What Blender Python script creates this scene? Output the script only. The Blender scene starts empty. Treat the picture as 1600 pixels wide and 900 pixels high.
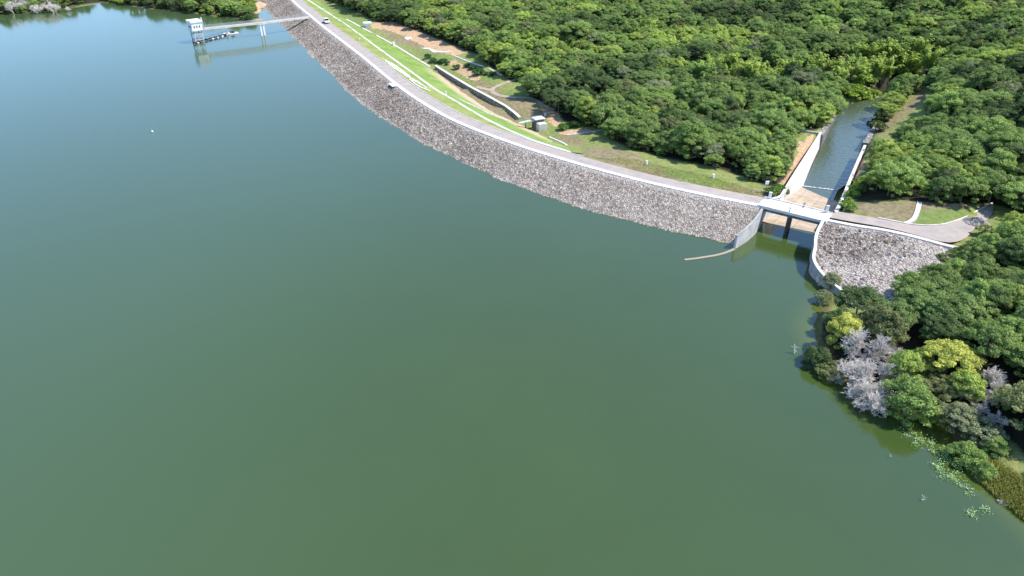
import bpy, bmesh, math, random
import numpy as np
from mathutils import Vector, Matrix
from mathutils.geometry import delaunay_2d_cdt
R_ = math.radians
scene = bpy.context.scene
COL = scene.collection
rng = np.random.default_rng(7)
random.seed(7)

# ------------------------------------------------------------------ camera
H, PITCH, FPX = 75.0, 32.0, 1067.0          # camera height over the lake, downward pitch, focal length (px of 1600)
cam_d = bpy.data.cameras.new('camera'); cam = bpy.data.objects.new('camera', cam_d); COL.objects.link(cam)
cam.location = (0, 0, H); cam.rotation_euler = (R_(90 - PITCH), 0, 0)
cam_d.sensor_width = 36; cam_d.lens = FPX / 1600 * 36
cam_d.clip_start = 1; cam_d.clip_end = 20000
scene.camera = cam

# ------------------------------------------------------------------ sky, sun, exposure
SUN_EL, SUN_AZ = 57.0, 93.0                  # azimuth clockwise from +Y, so ~90 is from the right (+X)
world = bpy.data.worlds.new('World'); scene.world = world; world.use_nodes = True
wn = world.node_tree; wn.nodes.clear()
sky = wn.nodes.new('ShaderNodeTexSky'); sky.sky_type = 'NISHITA'; sky.sun_disc = False
sky.sun_elevation = R_(SUN_EL); sky.sun_rotation = R_(SUN_AZ)
sky.air_density = 1.0; sky.dust_density = 0.0; sky.ozone_density = 6.0
bg = wn.nodes.new('ShaderNodeBackground'); bg.inputs[1].default_value = 0.15
wo = wn.nodes.new('ShaderNodeOutputWorld')
wn.links.new(sky.outputs[0], bg.inputs[0]); wn.links.new(bg.outputs[0], wo.inputs[0])
sl = bpy.data.lights.new('sun', 'SUN'); sl.energy = 3.3; sl.angle = R_(0.5); sl.color = (1, 0.945, 0.86)
so = bpy.data.objects.new('sun', sl); COL.objects.link(so)
tosun = Vector((math.sin(R_(SUN_AZ)) * math.cos(R_(SUN_EL)), math.cos(R_(SUN_AZ)) * math.cos(R_(SUN_EL)), math.sin(R_(SUN_EL))))
so.rotation_euler = tosun.to_track_quat('Z', 'Y').to_euler()
so.location = (100, 100, 300)
vs = scene.view_settings
vs.view_transform = 'Standard'; vs.look = 'None'; vs.gamma = 1.0; vs.use_curve_mapping = False
vs.exposure = 1.05
scene.cycles.max_bounces = 6; scene.cycles.transparent_max_bounces = 4
scene.cycles.diffuse_bounces = 3; scene.cycles.glossy_bounces = 3

# ------------------------------------------------------------------ survey helpers
CT, ST = math.cos(R_(PITCH)), math.sin(R_(PITCH))
def P(u, v, z=0.0):
    """the spot on the level z that was surveyed at (u, v) in the 1600 x 900 photograph"""
    x = (u - 800) / FPX; y = -(v - 450) / FPX
    dy = CT + y * ST; dz = -ST + y * CT; k = (z - H) / dz
    return Vector((x * k, dy * k, z))
def PX(x, y, z):
    zz = z - H; d = y * CT - zz * ST; h = y * ST + zz * CT
    d = np.where(np.abs(d) < 1e-3, 1e-3, d)
    u = 800 + FPX * x / d; v = 450 - FPX * h / d
    u = np.where(d > 0, u, 1e6)
    return u, v
def pts(lst, z=None):
    return [P(p[0], p[1], p[2] if len(p) > 2 else z) for p in lst]
def inside(poly, x, y):
    x = np.asarray(x, float); y = np.asarray(y, float); r = np.zeros(x.shape, bool)
    n = len(poly); j = n - 1
    for i in range(n):
        xi, yi = poly[i][0], poly[i][1]; xj, yj = poly[j][0], poly[j][1]
        if yi != yj:
            c = ((yi > y) != (yj > y)) & (x < (xj - xi) * (y - yi) / (yj - yi) + xi)
            r ^= c
        j = i
    return r
def dist_line(x, y, line, closed=False):
    x = np.asarray(x, float); y = np.asarray(y, float); best = np.full(x.shape, 1e9)
    L = list(line) + ([line[0]] if closed else [])
    for a, b in zip(L[:-1], L[1:]):
        ax, ay, bx, by = a[0], a[1], b[0], b[1]; ux, uy = bx - ax, by - ay; q = ux * ux + uy * uy + 1e-9
        t = np.clip(((x - ax) * ux + (y - ay) * uy) / q, 0, 1)
        best = np.minimum(best, np.hypot(x - ax - t * ux, y - ay - t * uy))
    return best
def resample(line, step, smooth=0):
    """even points along a 3-D polyline, rounded at its corners"""
    A = np.array([tuple(p) for p in line], float)
    d = np.r_[0, np.cumsum(np.linalg.norm(np.diff(A[:, :2], axis=0), axis=1))]
    n = max(2, int(round(d[-1] / step)) + 1); t = np.linspace(0, d[-1], n)
    B = np.stack([np.interp(t, d, A[:, k]) for k in range(3)], 1)
    if smooth:
        w = int(smooth / step)
        if w > 0:
            k = np.ones(2 * w + 1) / (2 * w + 1)
            for _ in range(2):
                e0 = 2 * B[0] - B[1:w + 1][::-1]; e1 = 2 * B[-1] - B[-w - 1:-1][::-1]
                E = np.vstack([e0, B, e1])
                B = np.stack([np.convolve(E[:, c], k, 'valid') for c in range(3)], 1)
    return B
def rbf(cp):
    cp = np.array([tuple(p) for p in cp], float); n = len(cp)
    D = np.hypot(cp[:, None, 0] - cp[None, :, 0], cp[:, None, 1] - cp[None, :, 1])
    A = np.zeros((n + 3, n + 3)); A[:n, :n] = D + np.eye(n) * 0.15
    A[:n, n] = 1; A[:n, n + 1:] = cp[:, :2]; A[n, :n] = 1; A[n + 1:, :n] = cp[:, :2].T
    b = np.r_[cp[:, 2], 0, 0, 0]; w = np.linalg.lstsq(A, b, rcond=None)[0]
    def f(x, y):
        x = np.asarray(x, float); y = np.asarray(y, float); sh = x.shape; x = x.ravel(); y = y.ravel(); out = np.zeros(len(x))
        for s in range(0, len(x), 20000):
            xs, ys = x[s:s + 20000], y[s:s + 20000]
            d = np.hypot(xs[:, None] - cp[None, :, 0], ys[:, None] - cp[None, :, 1])
            out[s:s + 20000] = d @ w[:n] + w[n] + w[n + 1] * xs + w[n + 2] * ys
        return out.reshape(sh)
    return f
def hash2(ix, iy, s):
    h = np.sin(ix * 127.1 + iy * 311.7 + s * 74.7) * 43758.5453
    return h - np.floor(h)
def vnoise(x, y, s=0):
    ix, iy = np.floor(x), np.floor(y); fx, fy = x - ix, y - iy
    fx = fx * fx * (3 - 2 * fx); fy = fy * fy * (3 - 2 * fy)
    a = hash2(ix, iy, s); b = hash2(ix + 1, iy, s); c = hash2(ix, iy + 1, s); d = hash2(ix + 1, iy + 1, s)
    return (a * (1 - fx) + b * fx) * (1 - fy) + (c * (1 - fx) + d * fx) * fy
def fbm(x, y, s=0, o=4):
    r = 0; a = 0.5
    for k in range(o):
        r = r + a * vnoise(x * 2 ** k, y * 2 ** k, s + k * 3); a *= 0.5
    return r
def rocks(x, y, size, s=0):
    """height of boulders packed side by side: domes of cells, each cell with its own height"""
    x = x / size; y = y / size; ix, iy = np.floor(x), np.floor(y)
    d1 = np.full(x.shape, 9.0); d2 = np.full(x.shape, 9.0); hh = np.zeros(x.shape)
    for a in (-1, 0, 1):
        for b in (-1, 0, 1):
            cx, cy = ix + a, iy + b
            px = cx + hash2(cx, cy, s); py = cy + hash2(cx, cy, s + 5)
            d = np.hypot(x - px, y - py); n = d < d1
            d2 = np.where(n, d1, np.minimum(d2, d)); d1 = np.where(n, d, d1); hh = np.where(n, hash2(cx, cy, s + 9), hh)
    return np.clip((d2 - d1) * 1.8, 0, 1) * (0.35 + 0.65 * hh)

# ------------------------------------------------------------------ object helpers
def set_props(o, label=None, cat=None, group=None, kind=None):
    if label: o['label'] = label
    if cat: o['category'] = cat
    if group: o['group'] = group
    if kind: o['kind'] = kind
    return o
def root(name, loc, label, cat, group=None, rz=0):
    o = bpy.data.objects.new(name, None); COL.objects.link(o)
    o.location = loc; o.rotation_euler = (0, 0, rz); o.empty_display_size = 0.5
    return set_props(o, label, cat, group)
def mesh_obj(name, verts, faces, mat, parent=None, smooth=False):
    me = bpy.data.meshes.new(name); me.from_pydata([tuple(v) for v in verts], [], [tuple(f) for f in faces]); me.update()
    if smooth: me.polygons.foreach_set('use_smooth', [True] * len(me.polygons))
    o = bpy.data.objects.new(name, me); COL.objects.link(o)
    if mat: me.materials.append(mat)
    if parent is not None: o.parent = parent
    return o
def np_mesh(name, V, F, mats, smooth=False):
    me = bpy.data.meshes.new(name); V = np.asarray(V, np.float32); F = np.asarray(F, np.int32); k = F.shape[1]
    me.vertices.add(len(V)); me.vertices.foreach_set('co', V.ravel())
    me.loops.add(F.size); me.loops.foreach_set('vertex_index', F.ravel())
    me.polygons.add(len(F)); me.polygons.foreach_set('loop_start', np.arange(0, F.size, k, dtype=np.int32))
    me.polygons.foreach_set('loop_total', np.full(len(F), k, np.int32))
    if smooth: me.polygons.foreach_set('use_smooth', np.ones(len(F), bool))
    for m in mats: me.materials.append(m)
    me.update(calc_edges=True); me.validate()
    return me
def link(name, me, parent=None):
    o = bpy.data.objects.new(name, me); COL.objects.link(o)
    if parent is not None: o.parent = parent
    return o
class MB:
    """collects shapes; build() makes them one mesh"""
    def __init__(s): s.v = []; s.f = []
    def add(s, V, F):
        b = len(s.v); s.v += [tuple(p) for p in V]; s.f += [tuple(b + i for i in f) for f in F]; return s
    def box(s, c, size, rz=0, taper=1.0):
        hx, hy, hz = size[0] / 2, size[1] / 2, size[2] / 2; co, si = math.cos(rz), math.sin(rz); V = []
        for dz, t in ((-hz, 1), (hz, taper)):
            for dx, dy in ((-hx, -hy), (hx, -hy), (hx, hy), (-hx, hy)):
                x, y = dx * t, dy * t
                V.append((c[0] + x * co - y * si, c[1] + x * si + y * co, c[2] + dz))
        return s.add(V, [(0, 3, 2, 1), (4, 5, 6, 7), (0, 1, 5, 4), (1, 2, 6, 5), (2, 3, 7, 6), (3, 0, 4, 7)])
    def tube(s, a, b, r0, r1=None, n=6, cap=True):
        r1 = r0 if r1 is None else r1; a = Vector(a); b = Vector(b); d = (b - a).normalized()
        p = d.orthogonal().normalized(); q = d.cross(p); V = []
        for c, r in ((a, r0), (b, r1)):
            for i in range(n):
                t = 2 * math.pi * i / n; V.append(c + p * (math.cos(t) * r) + q * (math.sin(t) * r))
        F = [(i, (i + 1) % n, n + (i + 1) % n, n + i) for i in range(n)]
        if cap: F += [tuple(range(n - 1, -1, -1)), tuple(range(n, 2 * n))]
        return s.add(V, F)
    def beam(s, a, b, w, h):
        a = Vector(a); b = Vector(b); d = (b - a).normalized(); sd = Vector((-d.y, d.x, 0))
        sd = sd.normalized() if sd.length > 1e-6 else Vector((1, 0, 0)); up = d.cross(sd) * -1
        if up.z < 0: up = -up
        V = []
        for c in (a, b):
            for i, j in ((-1, -1), (1, -1), (1, 1), (-1, 1)): V.append(c + sd * (i * w / 2) + up * (j * h / 2))
        return s.add(V, [(0, 1, 2, 3), (7, 6, 5, 4), (0, 4, 5, 1), (1, 5, 6, 2), (2, 6, 7, 3), (3, 7, 4, 0)])
    def prism(s, poly, z0, z1):
        n = len(poly)
        V = [(p[0], p[1], z0) for p in poly] + [(p[0], p[1], z1) for p in poly]
        F = [(i, (i + 1) % n, n + (i + 1) % n, n + i) for i in range(n)] + [tuple(range(n - 1, -1, -1)), tuple(range(n, 2 * n))]
        return s.add(V, F)
    def strip(s, A, B):
        n = len(A); return s.add(list(A) + list(B), [(i, i + 1, n + i + 1, n + i) for i in range(n - 1)])
    def loft(s, rows):
        """closed-profile loft: rows are lists of equal length"""
        n = len(rows[0]); V = [p for r in rows for p in r]; F = []
        for k in range(len(rows) - 1):
            for i in range(n):
                j = (i + 1) % n; F.append((k * n + i, k * n + j, (k + 1) * n + j, (k + 1) * n + i))
        F.append(tuple(range(n - 1, -1, -1))); F.append(tuple((len(rows) - 1) * n + i for i in range(n)))
        return s.add(V, F)
    def build(s, name, mat, parent=None, bevel=0, smooth=False):
        o = mesh_obj(name, s.v, s.f, mat, None, smooth)
        bm = bmesh.new(); bm.from_mesh(o.data); bmesh.ops.recalc_face_normals(bm, faces=bm.faces[:])
        if bevel: bmesh.ops.bevel(bm, geom=[e for e in bm.edges if e.calc_face_angle(0) > 0.6], offset=bevel, segments=1, affect='EDGES', clamp_overlap=True)
        bm.to_mesh(o.data); bm.free()
        if parent is not None:
            o.parent = parent
            mw = Matrix.Translation(parent.location) @ parent.rotation_euler.to_matrix().to_4x4()
            if s_world: o.data.transform(mw.inverted())
        return o
s_world = True      # parts are drawn in world coordinates and moved under their thing
def offs(line, d):
    """line moved sideways by d (positive to the right of travel), 3-D numpy in and out"""
    L = np.asarray(line, float); t = np.gradient(L[:, :2], axis=0); t /= np.linalg.norm(t, axis=1)[:, None] + 1e-9
    n = np.stack([t[:, 1], -t[:, 0]], 1); o = L.copy(); o[:, :2] += n * np.asarray(d)[..., None] if np.ndim(d) else n * d
    return o
def ribbon(line, w, ztop, zbot, side=0.5):
    """wall along a line: returns MB loft; ztop/zbot numbers or arrays"""
    L = np.asarray(line, float); n = len(L); zt = np.broadcast_to(ztop, n); zb = np.broadcast_to(zbot, n)
    a = offs(L, -w * side); b = offs(L, w * (1 - side)); m = MB(); rows = []
    for i in range(n):
        rows.append([(a[i, 0], a[i, 1], zb[i]), (b[i, 0], b[i, 1], zb[i]), (b[i, 0], b[i, 1], zt[i]), (a[i, 0], a[i, 1], zt[i])])
    return m.loft(rows)

# ------------------------------------------------------------------ materials
def nt(m): return m.node_tree.nodes, m.node_tree.links
def new_mat(name, rough=0.85, spec=0.3):
    m = bpy.data.materials.new(name); m.use_nodes = True; N, L = nt(m)
    b = N['Principled BSDF']; b.inputs['Roughness'].default_value = rough; b.inputs['Specular IOR Level'].default_value = spec
    return m, N, L, b
def tex_noise(N, L, scale, detail=4, rough=0.6, vec=None):
    t = N.new('ShaderNodeTexNoise'); t.inputs['Scale'].default_value = scale; t.inputs['Detail'].default_value = detail; t.inputs['Roughness'].default_value = rough
    if vec: L.new(vec, t.inputs['Vector'])
    return t
def pos(N): return N.new('ShaderNodeNewGeometry').outputs['Position']
def ramp(N, L, fac, stops):
    r = N.new('ShaderNodeValToRGB'); e = r.color_ramp.elements
    while len(e) < len(stops): e.new(0.5)
    for k, (p, c) in enumerate(stops): e[k].position = p; e[k].color = (*c, 1)
    L.new(fac, r.inputs[0]); return r.outputs[0]
def mix(N, L, fac, a, b, mode='MIX'):
    x = N.new('ShaderNodeMix'); x.data_type = 'RGBA'; x.blend_type = mode
    for i, v in ((0, fac), (6, a), (7, b)):
        if hasattr(v, 'links'): L.new(v, x.inputs[i])
        elif i == 0: x.inputs[0].default_value = v
        else: x.inputs[i].default_value = (*v, 1)
    return x.outputs[2]
def mth(N, L, op, a, b=None, c=None, clamp=False):
    x = N.new('ShaderNodeMath'); x.operation = op; x.use_clamp = clamp
    for i, v in enumerate((a, b, c)):
        if v is None: continue
        if hasattr(v, 'links'): L.new(v, x.inputs[i])
        else: x.inputs[i].default_value = v
    return x.outputs[0]
def bump(N, L, b, h, strength=0.5, dist=0.1):
    x = N.new('ShaderNodeBump'); x.inputs['Strength'].default_value = strength; x.inputs['Distance'].default_value = dist
    L.new(h, x.inputs['Height']); L.new(x.outputs[0], b.inputs['Normal'])
def concrete(name, c1, c2, scale=0.8, rough=0.85, streak=0.0):
    m, N, L, b = new_mat(name, rough); p = pos(N)
    a = tex_noise(N, L, scale, 6, 0.65, p); g = tex_noise(N, L, scale * 9, 3, 0.6, p)
    f = mth(N, L, 'ADD', mth(N, L, 'MULTIPLY', a.outputs[0], 0.75), mth(N, L, 'MULTIPLY', g.outputs[0], 0.25))
    c = ramp(N, L, f, [(0.32, c2), (0.55, c1), (0.72, tuple(min(1, x * 1.1) for x in c1))])
    if streak:
        mp = N.new('ShaderNodeMapping'); mp.inputs['Scale'].default_value = (1.6, 1.6, 0.12); L.new(p, mp.inputs[0])
        s = tex_noise(N, L, 1.0, 5, 0.7, mp.outputs[0])
        c = mix(N, L, mth(N, L, 'MULTIPLY', ramp(N, L, s.outputs[0], [(0.48, (0, 0, 0)), (0.7, (1, 1, 1))]), streak), c, (0.07, 0.065, 0.055))
    L.new(c, b.inputs['Base Color']); bump(N, L, b, g.outputs[0], 0.25, 0.03)
    return m
def plain(name, c, rough=0.6, metal=0.0, spec=0.4):
    m, N, L, b = new_mat(name, rough, spec); t = tex_noise(N, L, 3.0, 4, 0.6, pos(N))
    L.new(ramp(N, L, t.outputs[0], [(0.3, tuple(x * 0.82 for x in c)), (0.7, c)]), b.inputs['Base Color']); b.inputs['Metallic'].default_value = metal
    return m
M = {}
M['white'] = concrete('white_concrete', (0.72, 0.70, 0.67), (0.50, 0.48, 0.45), 0.6)
M['kerb'] = concrete('whitewashed_kerb', (0.70, 0.66, 0.61), (0.40, 0.36, 0.32), 0.8)
M['conc'] = concrete('weathered_concrete', (0.40, 0.385, 0.36), (0.25, 0.24, 0.22), 0.5, streak=0.5)
M['pale'] = concrete('pale_concrete', (0.56, 0.54, 0.51), (0.36, 0.35, 0.32), 0.4, streak=0.35)
M['darkc'] = concrete('dark_concrete', (0.16, 0.155, 0.15), (0.07, 0.068, 0.065), 0.5, streak=0.6)  # dark grey concrete with still darker upright streaks
M['house'] = concrete('white_paint', (0.80, 0.80, 0.79), (0.66, 0.66, 0.65), 0.8)
M['dark'] = plain('dark_opening', (0.02, 0.02, 0.022), 0.5)
M['metal'] = plain('galvanised_metal', (0.42, 0.43, 0.44), 0.45, 0.4)
M['wood'] = plain('dark_planks', (0.035, 0.030, 0.030), 0.8)
M['tyre'] = plain('black_rubber', (0.02, 0.02, 0.02), 0.8)
M['carw'] = plain('white_car_paint', (0.80, 0.80, 0.80), 0.25)
M['glass'] = plain('car_glass', (0.015, 0.018, 0.02), 0.08)
M['bark'] = plain('grey_bark', (0.16, 0.135, 0.11), 0.9)
M['dead'] = plain('bleached_branches', (0.76, 0.69, 0.61), 0.9)
M['deadd'] = plain('grey_branches', (0.27, 0.245, 0.235), 0.9)
M['log'] = plain('weathered_log', (0.36, 0.30, 0.22), 0.9)
M['lime'] = concrete('limewashed_concrete', (0.86, 0.85, 0.83), (0.66, 0.64, 0.61), 0.5)
M['rubble'] = concrete('broken_concrete', (0.62, 0.60, 0.57), (0.32, 0.29, 0.26), 1.4)
M['cream'] = concrete('cream_concrete', (0.66, 0.59, 0.50), (0.48, 0.42, 0.35), 0.6)
M['foam'] = plain('water_foam', (0.62, 0.64, 0.63), 0.9)

def riprap_mat():
    m, N, L, b = new_mat('riprap_stone', 0.9); p = pos(N)
    v = N.new('ShaderNodeTexVoronoi'); v.inputs['Scale'].default_value = 2.0; L.new(p, v.inputs['Vector'])
    e = N.new('ShaderNodeTexVoronoi'); e.feature = 'DISTANCE_TO_EDGE'; e.inputs['Scale'].default_value = 2.0; L.new(p, e.inputs['Vector'])
    s = N.new('ShaderNodeSeparateColor'); L.new(v.outputs['Color'], s.inputs[0])
    big = tex_noise(N, L, 0.06, 4, 0.6, p); mid = tex_noise(N, L, 0.35, 3, 0.6, p)
    stone = ramp(N, L, s.outputs[0], [(0.0, (0.15, 0.124, 0.10)), (0.3, (0.265, 0.222, 0.182)), (0.62, (0.40, 0.342, 0.286)), (0.92, (0.55, 0.482, 0.412))])
    at = N.new('ShaderNodeAttribute'); at.attribute_name = 'pale'
    dk = ramp(N, L, mth(N, L, 'ADD', mth(N, L, 'MULTIPLY', big.outputs[0], 0.6), mth(N, L, 'MULTIPLY', mid.outputs[0], 0.4)), [(0.38, (0.66, 0.63, 0.62)), (0.58, (1, 1, 1))])
    c = mix(N, L, 1.0, stone, dk, 'MULTIPLY')
    c = mix(N, L, mth(N, L, 'MULTIPLY', at.outputs['Fac'], 0.68), c, (0.60, 0.535, 0.47))
    gap = ramp(N, L, e.outputs[0], [(0.02, (0.45, 0.42, 0.40)), (0.10, (1, 1, 1))])
    c = mix(N, L, 1.0, c, gap, 'MULTIPLY')
    L.new(c, b.inputs['Base Color'])
    bump(N, L, b, mth(N, L, 'ADD', mth(N, L, 'MINIMUM', e.outputs[0], 0.25), mth(N, L, 'MULTIPLY', s.outputs[1], 0.5)), 1.0, 0.45)
    return m
M['riprap'] = riprap_mat()
def masonry_mat():
    m, N, L, b = new_mat('rubble_masonry', 0.9); p = pos(N)
    v = N.new('ShaderNodeTexVoronoi'); v.inputs['Scale'].default_value = 2.2; L.new(p, v.inputs['Vector'])
    s = N.new('ShaderNodeSeparateColor'); L.new(v.outputs['Color'], s.inputs[0])
    L.new(ramp(N, L, s.outputs[0], [(0.0, (0.10, 0.095, 0.09)), (0.6, (0.22, 0.205, 0.19)), (1, (0.36, 0.34, 0.31))]), b.inputs['Base Color'])
    bump(N, L, b, v.outputs['Distance'], 0.6, 0.2); return m
M['masonry'] = masonry_mat()
def road_mat():
    m, N, L, b = new_mat('worn_asphalt', 0.9); p = pos(N)
    a = tex_noise(N, L, 0.35, 6, 0.65, p); g = tex_noise(N, L, 6, 2, 0.6, p); d = tex_noise(N, L, 0.09, 4, 0.6, p)
    at = N.new('ShaderNodeAttribute'); at.attribute_name = 'edge'
    c = ramp(N, L, mth(N, L, 'ADD', mth(N, L, 'MULTIPLY', a.outputs[0], 0.7), mth(N, L, 'MULTIPLY', g.outputs[0], 0.3)), [(0.35, (0.26, 0.235, 0.215)), (0.62, (0.37, 0.34, 0.31))])
    f = mth(N, L, 'MULTIPLY', mth(N, L, 'ADD', at.outputs['Fac'], mth(N, L, 'MULTIPLY', mth(N, L, 'SUBTRACT', d.outputs[0], 0.5), 1.6)), 0.9, clamp=True)
    f2 = mth(N, L, 'MULTIPLY', mth(N, L, 'ADD', f, 0.18), mth(N, L, 'MULTIPLY', a.outputs[0], 1.5), clamp=True)
    c = mix(N, L, f2, c, (0.42, 0.31, 0.24))
    L.new(c, b.inputs['Base Color']); bump(N, L, b, g.outputs[0], 0.2, 0.02); return m
M['road'] = road_mat()
def ground_mat():
    m, N, L, b = new_mat('ground_cover', 0.95, 0.15); p = pos(N)
    def att(n):
        a = N.new('ShaderNodeAttribute'); a.attribute_name = n; return a.outputs['Fac']
    n1 = tex_noise(N, L, 0.11, 5, 0.65, p); n2 = tex_noise(N, L, 0.7, 5, 0.7, p); n3 = tex_noise(N, L, 3.5, 3, 0.7, p)
    gr = ramp(N, L, n2.outputs[0], [(0.30, (0.125, 0.165, 0.045)), (0.5, (0.21, 0.245, 0.075)), (0.72, (0.32, 0.30, 0.125))])
    dry = ramp(N, L, n2.outputs[0], [(0.3, (0.16, 0.125, 0.065)), (0.55, (0.26, 0.215, 0.12)), (0.75, (0.34, 0.28, 0.17))])
    soil = ramp(N, L, n2.outputs[0], [(0.3, (0.33, 0.20, 0.11)), (0.55, (0.52, 0.35, 0.21)), (0.75, (0.62, 0.48, 0.34))])
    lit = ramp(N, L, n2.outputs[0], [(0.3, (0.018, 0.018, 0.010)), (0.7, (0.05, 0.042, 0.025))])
    mud = ramp(N, L, n2.outputs[0], [(0.3, (0.09, 0.085, 0.03)), (0.7, (0.17, 0.14, 0.06))])
    jit = mth(N, L, 'MULTIPLY', mth(N, L, 'SUBTRACT', mth(N, L, 'ADD', mth(N, L, 'MULTIPLY', n1.outputs[0], 0.35), mth(N, L, 'MULTIPLY', n2.outputs[0], 0.65)), 0.5), 1.7)
    def edge(f, w=0.14):
        s = N.new('ShaderNodeMapRange'); s.interpolation_type = 'SMOOTHSTEP'
        L.new(mth(N, L, 'ADD', f, jit), s.inputs[0]); s.inputs[1].default_value = 0.5 - w; s.inputs[2].default_value = 0.5 + w; return s.outputs[0]
    c = mix(N, L, edge(att('dry'), 0.3), gr, dry)
    c = mix(N, L, edge(att('lush'), 0.3), c, ramp(N, L, n2.outputs[0], [(0.3, (0.115, 0.17, 0.04)), (0.7, (0.22, 0.27, 0.09))]))
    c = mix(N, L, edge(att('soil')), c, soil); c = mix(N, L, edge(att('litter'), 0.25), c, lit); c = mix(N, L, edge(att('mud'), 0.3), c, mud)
    L.new(c, b.inputs['Base Color'])
    bump(N, L, b, mth(N, L, 'ADD', n2.outputs[0], mth(N, L, 'MULTIPLY', n3.outputs[0], 0.6)), 0.9, 0.35); return m
M['ground'] = ground_mat()
def turf_mat():
    m, N, L, b = new_mat('mown_turf', 0.95, 0.15); p = pos(N)
    n1 = tex_noise(N, L, 0.16, 5, 0.6, p); n2 = tex_noise(N, L, 1.3, 5, 0.7, p)
    f = mth(N, L, 'ADD', mth(N, L, 'MULTIPLY', n1.outputs[0], 0.55), mth(N, L, 'MULTIPLY', n2.outputs[0], 0.45))
    a = N.new('ShaderNodeAttribute'); a.attribute_name = 'dry'
    c = ramp(N, L, f, [(0.34, (0.11, 0.195, 0.036)), (0.5, (0.175, 0.275, 0.058)), (0.66, (0.265, 0.335, 0.10))])
    d = ramp(N, L, f, [(0.34, (0.17, 0.185, 0.05)), (0.5, (0.26, 0.255, 0.085)), (0.68, (0.37, 0.33, 0.15))])
    e = N.new('ShaderNodeAttribute'); e.attribute_name = 'bare'
    c = mix(N, L, a.outputs['Fac'], c, d)
    c = mix(N, L, mth(N, L, 'MULTIPLY', e.outputs['Fac'], mth(N, L, 'ADD', 0.45, f), clamp=True), c, (0.46, 0.36, 0.235))
    L.new(c, b.inputs['Base Color']); bump(N, L, b, n2.outputs[0], 0.8, 0.2); return m
M['turf'] = turf_mat()
def chute_mat():
    m, N, L, b = new_mat('chute_slab', 0.85); p = pos(N)
    mp = N.new('ShaderNodeMapping'); mp.inputs['Rotation'].default_value = (0, 0, R_(34.5)); L.new(p, mp.inputs[0])
    mp2 = N.new('ShaderNodeMapping'); mp2.inputs['Scale'].default_value = (0.25, 2.2, 1); L.new(mp.outputs[0], mp2.inputs[0])
    st = tex_noise(N, L, 1.0, 5, 0.65, mp2.outputs[0]); n = tex_noise(N, L, 0.5, 5, 0.6, p)
    br = N.new('ShaderNodeTexBrick'); br.inputs['Scale'].default_value = 1.0; br.inputs['Brick Width'].default_value = 4.6; br.inputs['Row Height'].default_value = 3.1
    br.inputs['Mortar Size'].default_value = 0.07; br.inputs['Color1'].default_value = (1, 1, 1, 1); br.inputs['Color2'].default_value = (0.93, 0.93, 0.93, 1); br.inputs['Mortar'].default_value = (0.55, 0.5, 0.45, 1); br.offset = 0
    L.new(mp.outputs[0], br.inputs['Vector'])
    f = mth(N, L, 'ADD', mth(N, L, 'MULTIPLY', st.outputs[0], 0.7), mth(N, L, 'MULTIPLY', n.outputs[0], 0.3))
    c = ramp(N, L, f, [(0.33, (0.25, 0.18, 0.12)), (0.5, (0.42, 0.335, 0.25)), (0.7, (0.52, 0.445, 0.36))])
    L.new(mix(N, L, 1.0, c, br.outputs[0], 'MULTIPLY'), b.inputs['Base Color']); return m
M['chute'] = chute_mat()
def water_mat(name, deep, shallow, rough=0.06, wave=0.02, wscale=0.5):
    m, N, L, b = new_mat(name, rough, 0.5); p = pos(N); b.inputs['IOR'].default_value = 1.6
    a = N.new('ShaderNodeAttribute'); a.attribute_name = 'shallow'
    n = tex_noise(N, L, 0.02, 4, 0.6, p); n2 = tex_noise(N, L, 0.12, 4, 0.6, p)
    d = ramp(N, L, n.outputs[0], [(0.35, tuple(x * 0.94 for x in deep)), (0.65, tuple(x * 1.05 for x in deep))])
    mk = N.new('ShaderNodeAttribute'); mk.attribute_name = 'left_tint'; d = mix(N, L, mk.outputs['Fac'], d, tuple(x * y for x, y in zip(deep, (1.26, 1.27, 2.2))))
    f = mth(N, L, 'MULTIPLY', a.outputs['Fac'], mth(N, L, 'ADD', 0.55, mth(N, L, 'MULTIPLY', n2.outputs[0], 0.9)), clamp=True)
    L.new(mix(N, L, f, d, shallow), b.inputs['Base Color'])
    w = tex_noise(N, L, wscale, 3, 0.55, p)
    pt = tex_noise(N, L, 0.012, 3, 0.5, p)
    bump(N, L, b, mth(N, L, 'MULTIPLY', w.outputs[0], mth(N, L, 'ADD', 0.35, pt.outputs[0])), 1.0, wave); return m
M['lake'] = water_mat('lake_water', (0.043, 0.072, 0.017), (0.075, 0.10, 0.018), 0.10, 0.018, 0.7)
M['stream'] = water_mat('channel_water', (0.062, 0.080, 0.048), (0.06, 0.07, 0.03), 0.16, 0.16, 0.8)
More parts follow.
